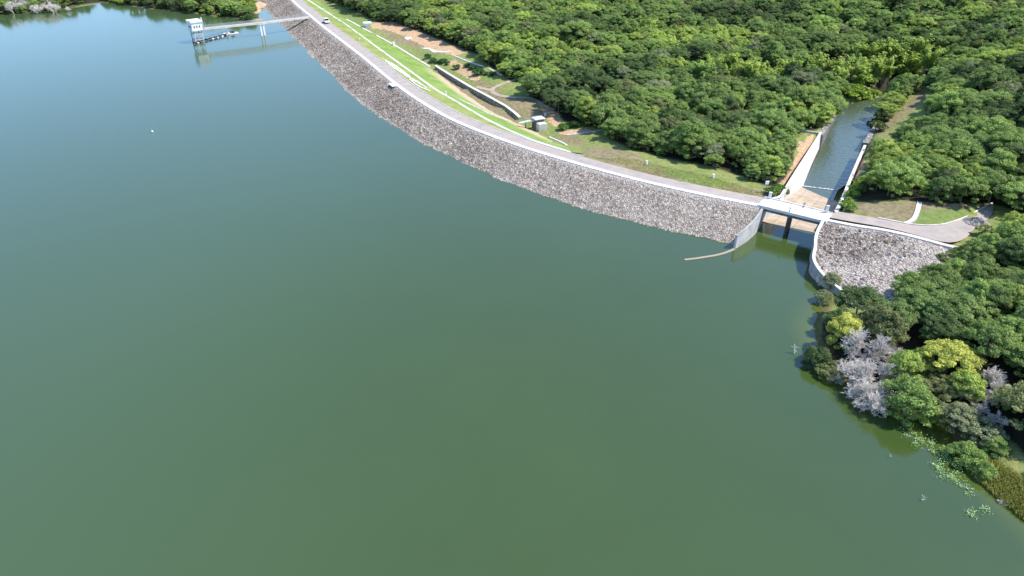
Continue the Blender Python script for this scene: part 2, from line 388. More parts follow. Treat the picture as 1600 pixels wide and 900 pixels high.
def leaf_mat(name, src):
    m, N, L, b = new_mat(name, 0.6, 0.18)
    if src == 'object':
        tint = N.new('ShaderNodeObjectInfo').outputs['Color']
    else:
        a = N.new('ShaderNodeAttribute'); a.attribute_type = 'INSTANCER'; a.attribute_name = 'tint'; tint = a.outputs['Color']
    v = N.new('ShaderNodeAttribute'); v.attribute_name = 'leaf_shade'
    g = N.new('ShaderNodeHueSaturation'); L.new(tint, g.inputs['Color'])
    L.new(mth(N, L, 'ADD', 0.30, mth(N, L, 'MULTIPLY', v.outputs['Fac'], 2.3)), g.inputs['Value'])
    L.new(mth(N, L, 'ADD', 0.53, mth(N, L, 'MULTIPLY', v.outputs['Fac'], -0.06)), g.inputs['Hue'])
    c = g.outputs[0]; L.new(c, b.inputs['Base Color'])
    t = N.new('ShaderNodeBsdfTranslucent'); L.new(mix(N, L, 1.0, c, (1.0, 1.0, 0.5), 'MULTIPLY'), t.inputs['Color'])
    x = N.new('ShaderNodeMixShader'); x.inputs[0].default_value = 0.36
    L.new(b.outputs[0], x.inputs[1]); L.new(t.outputs[0], x.inputs[2]); L.new(x.outputs[0], N['Material Output'].inputs[0]); return m
M['leaf'] = leaf_mat('leaves', 'object')
M['leaf_forest'] = leaf_mat('forest_leaves', 'instancer')

# ------------------------------------------------------------------ survey lines of the dam
ZC = 5.5
C0 = pts([(425, -45), (438, -20), (460, 6), (507, 45), (566, 90), (601, 120), (640, 150), (700, 187), (756, 209.5), (812, 230), (860, 245), (950, 271), (1006, 285.5), (1062, 298), (1119, 310), (1188, 323)], ZC)
CR = resample(C0, 0.5, 9.0)                                    # upstream edge of the crest, from far to near
n_c = len(CR); CR[:, 2] = ZC
Lw = np.array([tuple(p) for p in pts([(400, 0), (425, 25), (437.7, 36.6), (449, 48.8), (475, 75), (512.8, 112.6), (548, 148), (600, 188), (680, 234), (760, 272), (850, 306), (950, 338), (1050, 363), (1140, 380), (1175, 386)], 0)])
W_CREST = 5.5
def cross(line_pts, base, sgn, fallback):
    """distance from every base point to a surveyed line, measured square to the dam"""
    t = np.gradient(base[:, :2], axis=0); t /= np.linalg.norm(t, axis=1)[:, None]; nrm = np.stack([t[:, 1], -t[:, 0]], 1) * sgn
    out = np.full(len(base), np.nan)
    for i in range(len(base)):
        p = base[i, :2]; d = nrm[i]; best = None
        for a, b in zip(line_pts[:-1], line_pts[1:]):
            u = b[:2] - a[:2]; den = d[0] * u[1] - d[1] * u[0]
            if abs(den) < 1e-9: continue
            w = a[:2] - p; s = (w[0] * u[1] - w[1] * u[0]) / den; q = (w[0] * d[1] - w[1] * d[0]) / den
            if 0 <= q <= 1 and 0 < s < 60: best = s if best is None else min(best, s)
        if best is not None: out[i] = best
    ok = ~np.isnan(out)
    if ok.sum() == 0: return np.full(len(base), fallback)
    out = np.interp(np.arange(len(base)), np.where(ok)[0], out[ok])
    k = 25; E = np.r_[np.full(k, out[0]), out, np.full(k, out[-1])]
    return np.convolve(E, np.ones(2 * k + 1) / (2 * k + 1), 'valid')
# along this far-to-near line the lake lies on the right of travel
SL = cross(Lw, CR, 1, 12.0)
WL = offs(CR, SL); WL[:, 2] = 0
RD = offs(CR, -W_CREST)                                         # downstream edge of the road
A_px = [(452, -22, 4.4), (481, 0, 4.2), (540, 38, 3.9), (622, 98, 3.7), (650, 118, 3.7), (680, 140, 3.7), (720, 163, 3.8), (756, 185, 4.0), (795, 204, 4.4), (832, 220, 4.8), (890, 237.5, 5.3)]
T_px = [(470, -22, 3.6), (505, 8, 3.4), (541, 31, 3.0), (575, 49, 2.2), (616, 71, 1.2), (672, 105, 0.0), (701, 127, -0.8), (737, 153, -1.2), (771, 176, -1.4), (809, 192, -1.4), (850, 213, -0.4), (886, 229, 2.2), (925, 243, 4.6)]
AL = resample(pts(A_px), 1.0, 3.0); TL = resample(pts(T_px), 1.0, 3.0)

# spillway
BA, BB = P(1187, 322, 5.6), P(1287, 346.5, 5.6)
bd = (BB - BA).normalized(); bn = Vector((-bd.y, bd.x, 0)); blen = (BB - BA).length; bdep = 5.7
brz = math.atan2(bd.y, bd.x)
CHW = -3.4                                                       # water level of the channel
weirL, weirR = P(1189.0, 347, 0.0), P(1275, 364, 0.0)
wallL_top = pts([(1197, 312, 5.4), (1218, 307, 5.2), (1240, 271, 3.6), (1260, 240, 2.2), (1281, 207, 1.0)])
wallL_bot = [P(1190.5, 348.5, -0.3), P(1206, 332, -0.8), P(1236, 305, -2.2), P(1255, 290, -3.4), P(1268, 260, -4.4), P(1283, 228, -4.4)]
wallR_top = pts([(1304, 331, 5.4), (1314, 311, 4.0), (1325, 284, 2.8), (1337, 256, 1.9), (1350, 227, 1.0)])
chanL = pts([(1283, 228), (1293, 203), (1305, 180), (1316, 166)], CHW)
chanR = pts([(1349, 236), (1360, 205), (1372, 175), (1378, 163)], CHW)
chan_poly = [P(1240, 305, CHW), P(1255, 290, CHW)] + chanL + pts([(1345, 158), (1395, 148), (1420, 128), (1440, 132), (1400, 155)], CHW) + chanR[::-1] + [Vector((wallR_top[3].x, wallR_top[3].y, CHW)), P(1309, 297, CHW), P(1300, 318, CHW)]

# right wing of the dam
C2 = pts([(1290, 345, ZC), (1340, 355, ZC), (1373, 359, ZC), (1416, 368, ZC), (1450, 377, ZC), (1482, 387, ZC - 0.1), (1497, 393, ZC - 0.5)])
wingwall = pts([(1286, 346, 5.5), (1277, 363, 5.1), (1273, 376, 4.6), (1275, 388, 4.0), (1270, 400, 3.4), (1271, 411, 2.9), (1286, 432, 2.0), (1314, 455, 1.2)])
road2_up = pts([(1289, 338), (1340, 348), (1373, 352.5), (1416, 362.5), (1450, 372), (1482, 382), (1510, 374), (1522, 356), (1548, 340), (1552, 328)], 5.6)
road2_dn = pts([(1309, 330), (1372, 341), (1421, 351), (1445, 353.5), (1469, 353), (1497, 345.5), (1516, 337), (1534, 327), (1552, 318)], 5.6)

# shore lines (where the land meets the lake)
shoreR = pts([(1314, 458), (1290, 470), (1270, 500), (1272, 525), (1282, 555), (1318, 600), (1345, 632), (1400, 640), (1442, 645), (1478, 655), (1492, 690), (1512, 722), (1530, 745), (1562, 775), (1600, 806), (1680, 870), (1800, 980)], 0)
shoreF = pts([(-600, 60), (-300, 44), (0, 24), (40, 21), (90, 16.5), (138, 6), (146, -10), (152, -10), (158, 3), (200, 8.5), (240, 14.5), (290, 19), (330, 25), (370, 29), (400, 36), (425, 26)], 0)

# ------------------------------------------------------------------ terrain
cp = []
def addl(line, dz, step=9):
    for p in resample(line, step): cp.append((p[0], p[1], p[2] + dz))
addl(WL[::4], -1.0, 10); mid = (CR + RD) / 2; addl(mid, -2.5, 10); addl(AL, -0.9, 9); addl(TL, 0.03, 6)
addl(shoreR, 0.0, 5); addl(shoreF, 0.0, 8)
addl(shoreR and offs(resample(shoreR, 4), 12).tolist(), -2.6, 8) if False else None
for (u, v, z) in [(1330, 470, 0.2), (1400, 478, 0.8), (1400, 520, 2.6), (1400, 590, 1.4), (1470, 560, 3.4), (1550, 500, 5.2), (1560, 600, 3.4), (1600, 700, 2.0), (1640, 780, 1.8), (1700, 600, 5), (1900, 700, 5), (1440, 445, 1.8), (1480, 408, 3.8), (1520, 388, 5.3), (1600, 420, 6.2), (1800, 450, 9)]: cp.append(tuple(P(u, v, z)))
for (u, v) in [(1000, 500), (1200, 480), (1200, 600), (1350, 720), (1000, 700), (800, 400), (600, 300), (600, 500), (400, 200), (200, 120), (50, 90), (300, 90), (300, 500), (1450, 850), (1200, 850), (800, 850), (400, 800), (0, 400), (-300, 200), (1235, 430), (1100, 420)]: cp.append(tuple(P(u, v, -5.0)))
for p in resample(road2_up, 7): cp.append((p[0], p[1], ZC - 0.15))
for p in resample(road2_dn, 6): cp.append((p[0], p[1], ZC - 0.03))
# behind the wing: grass cut up to the trees
for (u, v, z) in [(1345, 318, 6.3), (1400, 314, 6.9), (1437, 317, 7.0), (1500, 320, 6.8), (1320, 325, 4.9), (1380, 330, 5.9), (1330, 308, 3.8)]: cp.append(tuple(P(u, v, z)))
for (u, v, z) in [(1600, 340, 7.0), (1560, 250, 8.0), (1450, 250, 5.0), (1380, 260, 2.5), (1345, 262, 1.6), (1356, 226, 0.8), (1400, 180, 1.2), (1366, 205, -1.8), (1385, 168, -1.5), (1500, 150, 7.0), (1600, 120, 10), (1450, 100, 2.0), (1390, 120, -2.0), (1500, 60, 8), (1600, 30, 14), (1300, 40, 6), (1900, 250, 14), (1900, 60, 20), (2300, 300, 20)]: cp.append(tuple(P(u, v, z)))
for (u, v, z) in [(960, 262, 5.1), (1060, 287, 5.2), (1120, 297, 5.2), (1180, 306, 5.0), (1212, 306, 4.6), (960, 240, 4.2), (1060, 266, 4.3), (1150, 284, 4.2), (1230, 280, 3.2), (1250, 245, 1.6), (1262, 225, 1.0), (1275, 205, 0.9), (1290, 190, -0.6), (1240, 200, 1.0), (1200, 240, 3.0), (1100, 220, 1.5), (1150, 150, 1), (1000, 190, 0.2), (925, 215, 1.8), (890, 205, 0), (880, 180, 0.2), (830, 160, 0.6), (790, 128, 1.4), (815, 186, -0.4), (790, 166, 0.1), (735, 137, 0.5), (690, 108, 0.8), (740, 110, 1.8), (780, 118, 1.9), (680, 88, 2.2), (700, 75, 2.6), (640, 55, 3.0), (600, 35, 3.4), (560, 18, 3.8), (520, 0, 4.0), (1000, 100, 2), (850, 60, 4), (700, 20, 5), (1000, 20, 6), (1200, 20, 5), (1150, 100, 0.5), (1250, 90, -0.5), (1310, 150, -1.8), (860, 212, 0.2)]: cp.append(tuple(P(u, v, z)))
for (u, v, z) in [(0, 6, 2.5), (60, -4, 3), (250, 0, 3), (330, 5, 3), (390, 10, 2.6), (405, 0, 3.5), (0, -40, 6), (250, -40, 6), (400, -40, 6), (-400, 0, 6), (150, -70, 3)]: cp.append(tuple(P(u, v, z)))
for (x, y, z) in [(-500, 900, 14), (0, 900, 14), (500, 900, 24), (500, 500, 22), (450, 200, 14), (400, 0, 8), (150, 0, 3), (-600, 500, 4), (-600, 100, -5), (-300, 0, -6), (0, 0, -6), (0, -300, -6), (600, -300, 10), (-900, -300, -6), (2500, 2500, 40), (-2500, 2500, 40), (2500, -2500, 20), (-2500, -2500, -5)]: cp.append((x, y, z))
f_ground = rbf(cp)
chute_poly = [P(1186, 350, 0), P(1279, 368, 0)] + [Vector((p.x, p.y, 0)) for p in wallR_top] + [Vector((p.x, p.y, 0)) for p in chanR] + [p for p in pts([(1440, 125), (1400, 120), (1345, 158)], CHW)] + chanL[::-1] + [Vector((p.x, p.y, 0)) for p in wallL_top[::-1][1:]]
approach_poly = [P(1189, 348, 0), P(1183, 359, 0), P(1175, 369, 0), P(1163, 379, 0), P(1147, 388.5, 0), P(1130, 420, 0), P(1240, 440, 0), P(1268, 418, 0)] + [Vector((p.x, p.y, 0)) for p in wingwall[5::-1]] + [P(1279, 366, 0)]
def ground_z(x, y):
    z = f_ground(x, y)
    far = np.clip((np.hypot(x, y) - 60) / 300, 0, 1)
    z = z + (fbm(x * 0.09, y * 0.09, 3) - 0.47) * 0.9 * np.clip(z / 1.5, 0, 1) + (fbm(x * 0.01, y * 0.01, 8) - 0.47) * 8 * far * np.clip((z - 2) / 4, 0, 1)
    ins = inside(chute_poly, x, y) | inside(chan_poly, x, y)
    d = np.minimum(dist_line(x, y, chute_poly, True), dist_line(x, y, chan_poly, True))
    t = np.where(ins, 1.0, np.clip(1 - d / 1.4, 0, 1))
    t = t * t * (3 - 2 * t)
    z = z * (1 - t) + np.minimum(z, -5.4) * t
    ins = inside(approach_poly, x, y); d = dist_line(x, y, approach_poly, True); t = np.where(ins, 1.0, np.clip(1 - d / 1.6, 0, 1))
    return z * (1 - t) + np.minimum(z, -3.5) * t
def gz1(x, y): return float(ground_z(np.array([x]), np.array([y]))[0])
def spread(lo, hi, step, far):
    mid = np.arange(lo, hi + step / 2, step); a = [lo]; s = step
    while a[-1] > -far: s *= 1.35; a.append(a[-1] - s)
    b = [hi]; s = step
    while b[-1] < far: s *= 1.35; b.append(b[-1] + s)
    return np.r_[np.array(a[1:])[::-1], mid, np.array(b[1:])]
gx = spread(-215, 225, 1.45, 4000); gy = spread(40, 440, 1.45, 4000)
GX, GY = np.meshgrid(gx, gy); GZ = ground_z(GX.ravel(), GY.ravel()).reshape(GX.shape)
nx, ny = len(gx), len(gy)
idx = np.arange(nx * ny).reshape(ny, nx)
gf = np.stack([idx[:-1, :-1], idx[:-1, 1:], idx[1:, 1:], idx[1:, :-1]], -1).reshape(-1, 4)
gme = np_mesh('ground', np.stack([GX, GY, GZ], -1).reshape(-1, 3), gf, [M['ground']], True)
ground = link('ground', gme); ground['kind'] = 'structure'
gu, gv = PX(GX.ravel(), GY.ravel(), GZ.ravel())
behind = GY.ravel() < 20
gu = np.where(behind, 1e6, gu)
def px_mask(polys, soft):
    m = np.zeros(len(gu))
    for poly in polys:
        ins = inside(poly, gu, gv); d = dist_line(gu, gv, poly, True)
        m = np.maximum(m, np.where(ins, 0.5 + np.clip(d / soft, 0, 1) * 0.5, 0.5 - np.clip(d / soft, 0, 1) * 0.5))
    return m
F12 = [(480, -70), (492, -20), (508, 0), (540, 12), (565, 22), (590, 34), (614, 34), (656, 50), (712, 72), (742, 84), (780, 114), (800, 127), (818, 128), (826, 150), (845, 163), (872, 176), (882, 190), (905, 196), (942, 200), (954, 217), (985, 232), (1062, 252), (1102, 258), (1152, 273), (1190, 288), (1209, 293), (1225, 280), (1240, 250), (1238, 209), (1276, 204), (1301, 176), (1312, 158), (1370, 150), (1380, 166), (1366, 203), (1358, 228), (1358, 260), (1346, 290), (1338, 316), (1350, 316), (1400, 312), (1435, 315), (1500, 319), (1545, 318), (1580, 328), (1610, 338), (1700, 362), (2400, 420), (2400, -70)]
F3 = [(1466, 452), (1506, 426), (1528, 406), (1546, 388), (1580, 372), (1610, 362), (1700, 362), (2400, 420), (2400, 1300), (1900, 960), (1760, 850), (1682, 792), (1618, 724), (1588, 692), (1556, 684), (1520, 676), (1496, 668), (1470, 644), (1440, 642), (1400, 636), (1345, 628), (1324, 600), (1290, 566), (1280, 535), (1284, 500), (1298, 492), (1330, 490), (1385, 482), (1430, 466)]
F4 = [(-700, 50), (-300, 38), (0, 24), (40, 21), (90, 16), (136, 5), (142, -14), (146, -70), (-700, -70)]
F5 = [(160, 3), (200, 8.5), (240, 14), (290, 18.5), (330, 24), (370, 28), (392, 34), (397, 26), (396, 0), (392, -70), (156, -70)]
BARE = [(1362, 225), (1372, 196), (1396, 170), (1424, 146), (1448, 136), (1462, 150), (1450, 190), (1420, 214), (1384, 236)]
CREEK = [(1304, 168), (1312, 138), (1330, 128), (1372, 140), (1378, 168), (1362, 206), (1312, 190)]
BAMBOO = [(1078, 112), (1150, 104), (1215, 112), (1262, 98), (1310, 96), (1330, 82), (1460, 80), (1470, 112), (1440, 132), (1380, 142), (1300, 136), (1262, 130), (1180, 140), (1084, 134)]
def forest_mask(u, v):
    return (inside(F12, u, v) | inside(F3, u, v) | inside(F4, u, v) | inside(F5, u, v)) & ~inside(BARE, u, v) & ~inside(CREEK, u, v) & ~inside(BAMBOO, u, v)
att = {}
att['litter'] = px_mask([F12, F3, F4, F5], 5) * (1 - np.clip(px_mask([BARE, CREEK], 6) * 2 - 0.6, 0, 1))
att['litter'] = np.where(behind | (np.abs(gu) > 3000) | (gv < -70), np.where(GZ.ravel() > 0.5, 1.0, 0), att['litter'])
soil_polys = [[(578, 37), (612, 33), (656, 49), (705, 70), (730, 82), (712, 86), (680, 80), (655, 69), (630, 56), (604, 46), (582, 44)],
              [(700, 99), (708, 92), (735, 106), (752, 122), (744, 128), (715, 114)], [(1330, 300), (1352, 255), (1352, 232), (1346, 250), (1322, 306)],
              [(845, 160), (872, 174), (880, 190), (868, 200), (850, 182), (846, 168)], [(872, 205), (915, 200), (932, 204), (910, 208), (878, 212)],
              [(1206, 307), (1230, 268), (1250, 236), (1262, 212), (1274, 210), (1266, 230), (1244, 272), (1222, 308)], [(1243, 222), (1254, 220), (1256, 234), (1246, 238)],
              
              [(388, -14), (425, -14), (432, 10), (446, 24), (442, 38), (404, 40), (396, 20)],
              [(1545, 715), (1556, 720), (1566, 732), (1572, 745), (1560, 742), (1550, 730)], [(1585, 362), (1610, 358), (1610, 372), (1590, 372)]]
att['soil'] = px_mask(soil_polys, 3)
dry_polys = [[(672, 104), (700, 117), (735, 139), (790, 169), (812, 188), (806, 194), (770, 182), (735, 160), (700, 134)], [(1000, 262), (1060, 278), (1110, 290), (1060, 290), (990, 276)], [(1320, 328), (1345, 318), (1436, 312), (1436, 345), (1372, 340)], [(1436, 312), (1500, 314), (1540, 320), (1500, 327), (1455, 331), (1438, 338)], [(1120, 283), (1200, 300), (1200, 312), (1140, 300)], [(960, 240), (1050, 262), (1040, 276), (960, 262)], [(735, 118), (775, 135), (800, 165), (780, 162), (745, 140)], [(775, 140), (840, 158), (850, 185), (812, 185), (790, 165)],
             [(930, 228), (1000, 240), (1010, 262), (960, 258), (900, 238)], [(1130, 285), (1190, 300), (1200, 310), (1150, 300)], [(865, 205), (900, 210), (920, 230), (880, 225)],
             [(1320, 320), (1420, 316), (1415, 350), (1350, 336)], [(590, 42), (640, 60), (690, 80), (660, 78), (610, 62)], [(1500, 715), (1540, 720), (1620, 800), (1600, 815)], [(1362, 212), (1444, 138), (1452, 150), (1376, 214)]]
att['dry'] = px_mask(dry_polys, 5)
lush_polys = [[(1318, 325), (1330, 296), (1350, 262), (1362, 262), (1346, 300), (1336, 322)], [(1304, 180), (1312, 138), (1372, 140), (1366, 176)], [(660, 80), (700, 90), (780, 118), (760, 125), (700, 96)], [(500, 2), (545, 14), (575, 24), (590, 38), (560, 42), (525, 18)], [(780, 145), (815, 140), (830, 150), (790, 152)], [(855, 200), (900, 195), (925, 196), (910, 204), (860, 208)],
              [(1000, 256), (1100, 270), (1150, 290), (1080, 286)], [(1437, 328), (1500, 327), (1530, 325), (1500, 340), (1466, 351), (1428, 350)]]
att['lush'] = px_mask(lush_polys, 5)
dsh = dist_line(GX.ravel(), GY.ravel(), shoreR)
att['mud'] = np.clip(1 - dsh / 3.0, 0, 1) * (GY.ravel() < 160)
for k, a in att.items():
    t = gme.attributes.new(k, 'FLOAT', 'POINT'); t.data.foreach_set('value', a.astype(np.float32))

# ------------------------------------------------------------------ water
def cdt_sheet(name, poly, step_fn, mat, z, disp=None):
    poly = [Vector((p[0], p[1])) for p in poly]; n = len(poly); xs = [p.x for p in poly]; ys = [p.y for p in poly]
    P2 = step_fn(min(xs), max(xs), min(ys), max(ys)); ok = inside(poly, P2[:, 0], P2[:, 1]) & (dist_line(P2[:, 0], P2[:, 1], poly, True) > 0.15)
    P2 = P2[ok]
    V = poly + [Vector((float(a), float(b))) for a, b in P2]
    r = delaunay_2d_cdt(V, [], [list(range(n))], 1, 1e-4)
    vv = np.array([tuple(p) for p in r[0]]); zz = z(vv[:, 0], vv[:, 1]) if callable(z) else np.full(len(vv), z)
    me = bpy.data.meshes.new(name); me.from_pydata(np.c_[vv, zz].tolist(), [], r[2]); me.materials.append(mat)
    bm = bmesh.new(); bm.from_mesh(me); bmesh.ops.recalc_face_normals(bm, faces=bm.faces[:])
    if bm.faces and sum(f.normal.z for f in bm.faces) < 0: bmesh.ops.reverse_faces(bm, faces=bm.faces[:])
    bm.to_mesh(me); bm.free(); me.update(); return me, vv
def grid_pts(step):
    def f(x0, x1, y0, y1):
        a, b = np.meshgrid(np.arange(x0, x1, step), np.arange(y0, y1, step)); return np.stack([a.ravel(), b.ravel()], 1)
    return f
def lake_pts(x0, x1, y0, y1):
    a = grid_pts(25)(x0, x1, y0, y1); b = grid_pts(1.6)(45, 75, 55, 140); c = grid_pts(3)(75, 95, 50, 100); return np.vstack([a, b, c])
crest_mid = (CR + RD) / 2
lake_poly = [tuple(p) for p in crest_mid[::12]] + [tuple(crest_mid[-1])] + [tuple(weirL), tuple(weirR)] + [tuple(P(1310, 352, 0)), tuple(P(1420, 372, 0)), (96, 125, 0), (110, 60, 0), (130, -60, 0), (-1500, -60, 0), (-1500, 300, 0), (-700, 620, 0), (-250, 640, 0), (-150, 560, 0)]
lme, lv = cdt_sheet('lake_water', lake_poly, lake_pts, M['lake'], 0.0)
lake = link('water', lme); lake['kind'] = 'structure'
gl = ground_z(lv[:, 0], lv[:, 1]); shal = np.clip(1.0 + gl / 1.9, 0, 1) * (lv[:, 1] < 128) * (lv[:, 0] > 30)
w_ = np.clip((20 - lv[:, 0] + (fbm(lv[:, 0] * 0.012, lv[:, 1] * 0.012, 4) - 0.47) * 60) / 110, 0, 1); left_tint = w_ * w_ * (3 - 2 * w_)  # lake base colour turns lighter and bluer toward the left
t = lme.attributes.new('left_tint', 'FLOAT', 'POINT'); t.data.foreach_set('value', left_tint.astype(np.float32))
t = lme.attributes.new('shallow', 'FLOAT', 'POINT'); t.data.foreach_set('value', shal.astype(np.float32))
cme, cv = cdt_sheet('channel_water', chan_poly, grid_pts(4), M['stream'], CHW)
cw = link('channel_water', cme); cw['kind'] = 'structure'

# ------------------------------------------------------------------ dam
def lofted(rows):
    rows = np.asarray(rows); k, n = rows.shape[:2]; V = rows.reshape(-1, 3); i = np.arange(k * n).reshape(k, n)
    F = np.stack([i[:-1, :-1], i[:-1, 1:], i[1:, 1:], i[1:, :-1]], -1).reshape(-1, 4); return V, F
def up_normals(me):
    me.update(); s = sum(p.normal.z for p in list(me.polygons)[:50])
    if s < 0: me.flip_normals()
dam_root = root('dam', tuple(CR[n_c // 2]), 'long curved earth dam with grey riprap facing the lake and green turf behind the road', 'dam')
def under(o, r): o.parent = r; o.matrix_parent_inverse = Matrix.Translation(r.location).inverted(); return o
# riprap face
fine = resample(CR, 0.3); SLf = np.interp(np.linspace(0, 1, len(fine)), np.linspace(0, 1, n_c), SL)
rows = []
ss = np.r_[-0.45, np.arange(0.0, 1.30, 0.022)]
for s in ss:
    r = offs(fine, np.maximum(s, 0) * SLf + (s if s < 0 else 0)); wob = 0
    r[:, 2] = (ZC + 0.0) * (1 - s) if s >= 0 else ZC + 0.0
    if s >= 0:
        h = rocks(r[:, 0], r[:, 1], 0.9, 2) * 0.55 + rocks(r[:, 0], r[:, 1], 0.45, 4) * 0.2
        r[:, 2] += (h - 0.3) * min(1, 0.35 + s * 4) + (fbm(r[:, 0] * 0.12, r[:, 1] * 0.12, 5) - 0.47) * 1.1 * min(1, s * 3)
    rows.append(r)
V, F = lofted(rows); V = V.copy(); V[inside(approach_poly, V[:, 0], V[:, 1]), 2] = -3.2; me = np_mesh('riprap_face', V, F, [M['riprap']]); up_normals(me)
pal = np.clip(1 - np.repeat(ss, len(fine)) / 0.13, 0, 1) + 0.45 * np.clip((np.tile(np.arange(len(fine)), len(ss)) / len(fine) - 0.72) / 0.28, 0, 1)
pal = np.maximum(pal, 0.6 * np.clip((np.repeat(ss, len(fine)) - 0.88) / 0.1, 0, 1))
t = me.attributes.new('pale', 'FLOAT', 'POINT'); t.data.foreach_set('value', np.clip(pal, 0, 1).astype(np.float32))
under(link('riprap_face', me), dam_root)
# white kerb on the upstream side of the crest
k0 = resample(CR, 2.0); kb = ribbon(offs(k0, -0.62), 1.35, ZC + 0.10, ZC - 0.5).build('kerb', M['kerb']); under(kb, dam_root)
# downstream turf: road edge > gutter line > toe
def match(a_line, n):
    L = np.asarray(a_line); d = np.r_[0, np.cumsum(np.linalg.norm(np.diff(L[:, :2], axis=0), axis=1))]; t = np.linspace(0, d[-1], n)
    return np.stack([np.interp(t, d, L[:, k]) for k in range(3)], 1)
i_end = int(np.argmin(np.hypot(RD[:, 0] - TL[-1, 0], RD[:, 1] - TL[-1, 1])))
NR = 260
def from_start(L): 
    return L
R0 = RD[:i_end + 1].copy(); R0[:, 2] = ZC - 0.06
# every road-edge point looks for the nearest point of the gutter line and of the toe, kept in order
def monot(base, L, n):
    b = match(base, n); D = np.hypot(b[:, None, 0] - L[None, :, 0], b[:, None, 1] - L[None, :, 1]); j = np.maximum.accumulate(np.argmin(D, 1))
    s = np.convolve(np.r_[np.full(6, j[0]), j, np.full(6, j[-1])], np.ones(13) / 13, 'valid'); q = np.arange(len(L))
    return np.stack([np.interp(s, q, L[:, k]) for k in range(3)], 1)
Rr = match(R0, NR); AA = monot(R0, AL, NR); TT = monot(R0, TL, NR)
rows = []; dryv = []
for k in range(0, 7): w = k / 6; rows.append(Rr * (1 - w) + AA * w + np.array([0, 0, 0.0])); dryv.append(np.full(NR, 0.75 - 0.3 * w))
for k in range(1, 11):
    w = k / 10; r = AA * (1 - w) + TT * w; rows.append(r); dryv.append(np.full(NR, 0.10 + 0.1 * abs(w - 0.5)))
tf = TT.copy(); d = TT[:, :2] - AA[:, :2]; d /= np.linalg.norm(d, axis=1)[:, None] + 1e-6; tf[:, :2] += d * 0.9; tf[:, 2] -= 1.0; rows.append(tf); dryv.append(np.full(NR, 0.9))
V, F = lofted(rows); V = V.copy(); V[:, 2] += (fbm(V[:, 0] * 0.25, V[:, 1] * 0.25, 11) - 0.47) * 0.25
me = np_mesh('turf_slope', V, F, [M['turf']], True); up_normals(me)
t = me.attributes.new('dry', 'FLOAT', 'POINT'); t.data.foreach_set('value', np.concatenate(dryv).astype(np.float32))
vu, vvv = PX(V[:, 0], V[:, 1], V[:, 2]); wk = np.repeat(np.r_[np.zeros(7), np.arange(1, 11) / 10, 1.0], NR)
bare = np.clip((wk - 0.62) / 0.14, 0, 1) * np.clip((vu - 655) / 40, 0, 1) * np.clip((885 - vu) / 40, 0, 1)
t = me.attributes.new('bare', 'FLOAT', 'POINT'); t.data.foreach_set('value', bare.astype(np.float32))
under(link('turf_slope', me), dam_root)

# ------------------------------------------------------------------ roads
def road_sheet(name, a, b, z, nw=8):
    a = np.asarray(a, float); b = np.asarray(b, float); rows = []; ed = []
    for k in range(nw + 1):
        w = k / nw; r = a * (1 - w) + b * w; r[:, 2] = z; rows.append(r); ed.append(np.full(len(a), abs(w - 0.5) * 2))
    V, F = lofted(rows); me = np_mesh(name, V, F, [M['road']]); up_normals(me)
    t = me.attributes.new('edge', 'FLOAT', 'POINT'); t.data.foreach_set('value', (np.clip(np.concatenate(ed) - 0.35, 0, 1) * 1.1).astype(np.float32))
    o = link(name, me); o['kind'] = 'structure'; return o
a = offs(k0, -1.25); b = offs(k0, -(W_CREST + 0.25)); road_sheet('road', a, b, ZC)
def road_patch(name, poly, z):
    me, vv = cdt_sheet(name, poly, grid_pts(1.0), M['road'], z)
    d = dist_line(vv[:, 0], vv[:, 1], poly, True); t = me.attributes.new('edge', 'FLOAT', 'POINT'); t.data.foreach_set('value', (np.clip(0.65 - d / 1.6, 0, 1) * 1.1).astype(np.float32))
    o = link(name, me); o['kind'] = 'structure'; return o
road_patch('abutment_road', [tuple(p) for p in resample(road2_up, 2, 2)] + [tuple(p) for p in resample(road2_dn, 2, 2)][::-1], ZC + 0.06)

# ------------------------------------------------------------------ right wing
wing = root('embankment', tuple(P(1350, 380, 4)), 'short riprap embankment between the spillway and the wooded right bank', 'embankment')
wp = [tuple(p) for p in resample(C2, 3)] + [tuple(P(1530, 412, 4.9)), tuple(P(1500, 446, 3.8)), tuple(P(1455, 478, 2.4)), tuple(P(1395, 500, 1.7)), tuple(P(1335, 494, 0.7))] + [tuple(p) for p in resample(wingwall, 2)][::-1]
fw = rbf([(p[0], p[1], p[2] - 0.12) for p in wp])
def wing_z(x, y): return fw(x, y) + (rocks(x, y, 0.9, 2) * 0.55 + rocks(x, y, 0.45, 4) * 0.2 - 0.3) * np.clip(dist_line(x, y, wp, True) / 1.0, 0.2, 1)
wme, wv = cdt_sheet('riprap_face', wp, grid_pts(0.34), M['riprap'], wing_z)
wu, wvv = PX(wv[:, 0], wv[:, 1], fw(wv[:, 0], wv[:, 1]))
pale = np.clip((wvv - (398 + (1340 - wu) * 0.10)) / 20, 0, 1) * 1.0 + np.clip((wu - 1385 + (fbm(wv[:, 0] * .3, wv[:, 1] * .3, 2) - 0.5) * 90) / 40, 0, 1) * 0.85 + np.clip(1 - dist_line(wv[:, 0], wv[:, 1], C2) / 1.8, 0, 1) * 0.8
t = wme.attributes.new('pale', 'FLOAT', 'POINT'); t.data.foreach_set('value', np.clip(pale, 0, 1).astype(np.float32))
under(link('riprap_face', wme), wing)
under(ribbon(offs(resample(C2, 1.5, 2), -0.45), 1.1, ZC + 0.14, ZC - 0.6).build('kerb', M['kerb']), wing)
ww = resample(wingwall, 1.0, 1.0)
w_o = root('retaining_wall', tuple(ww[len(ww) // 2]), 'bent pale concrete wall holding back the right riprap beside the spillway mouth', 'wall')
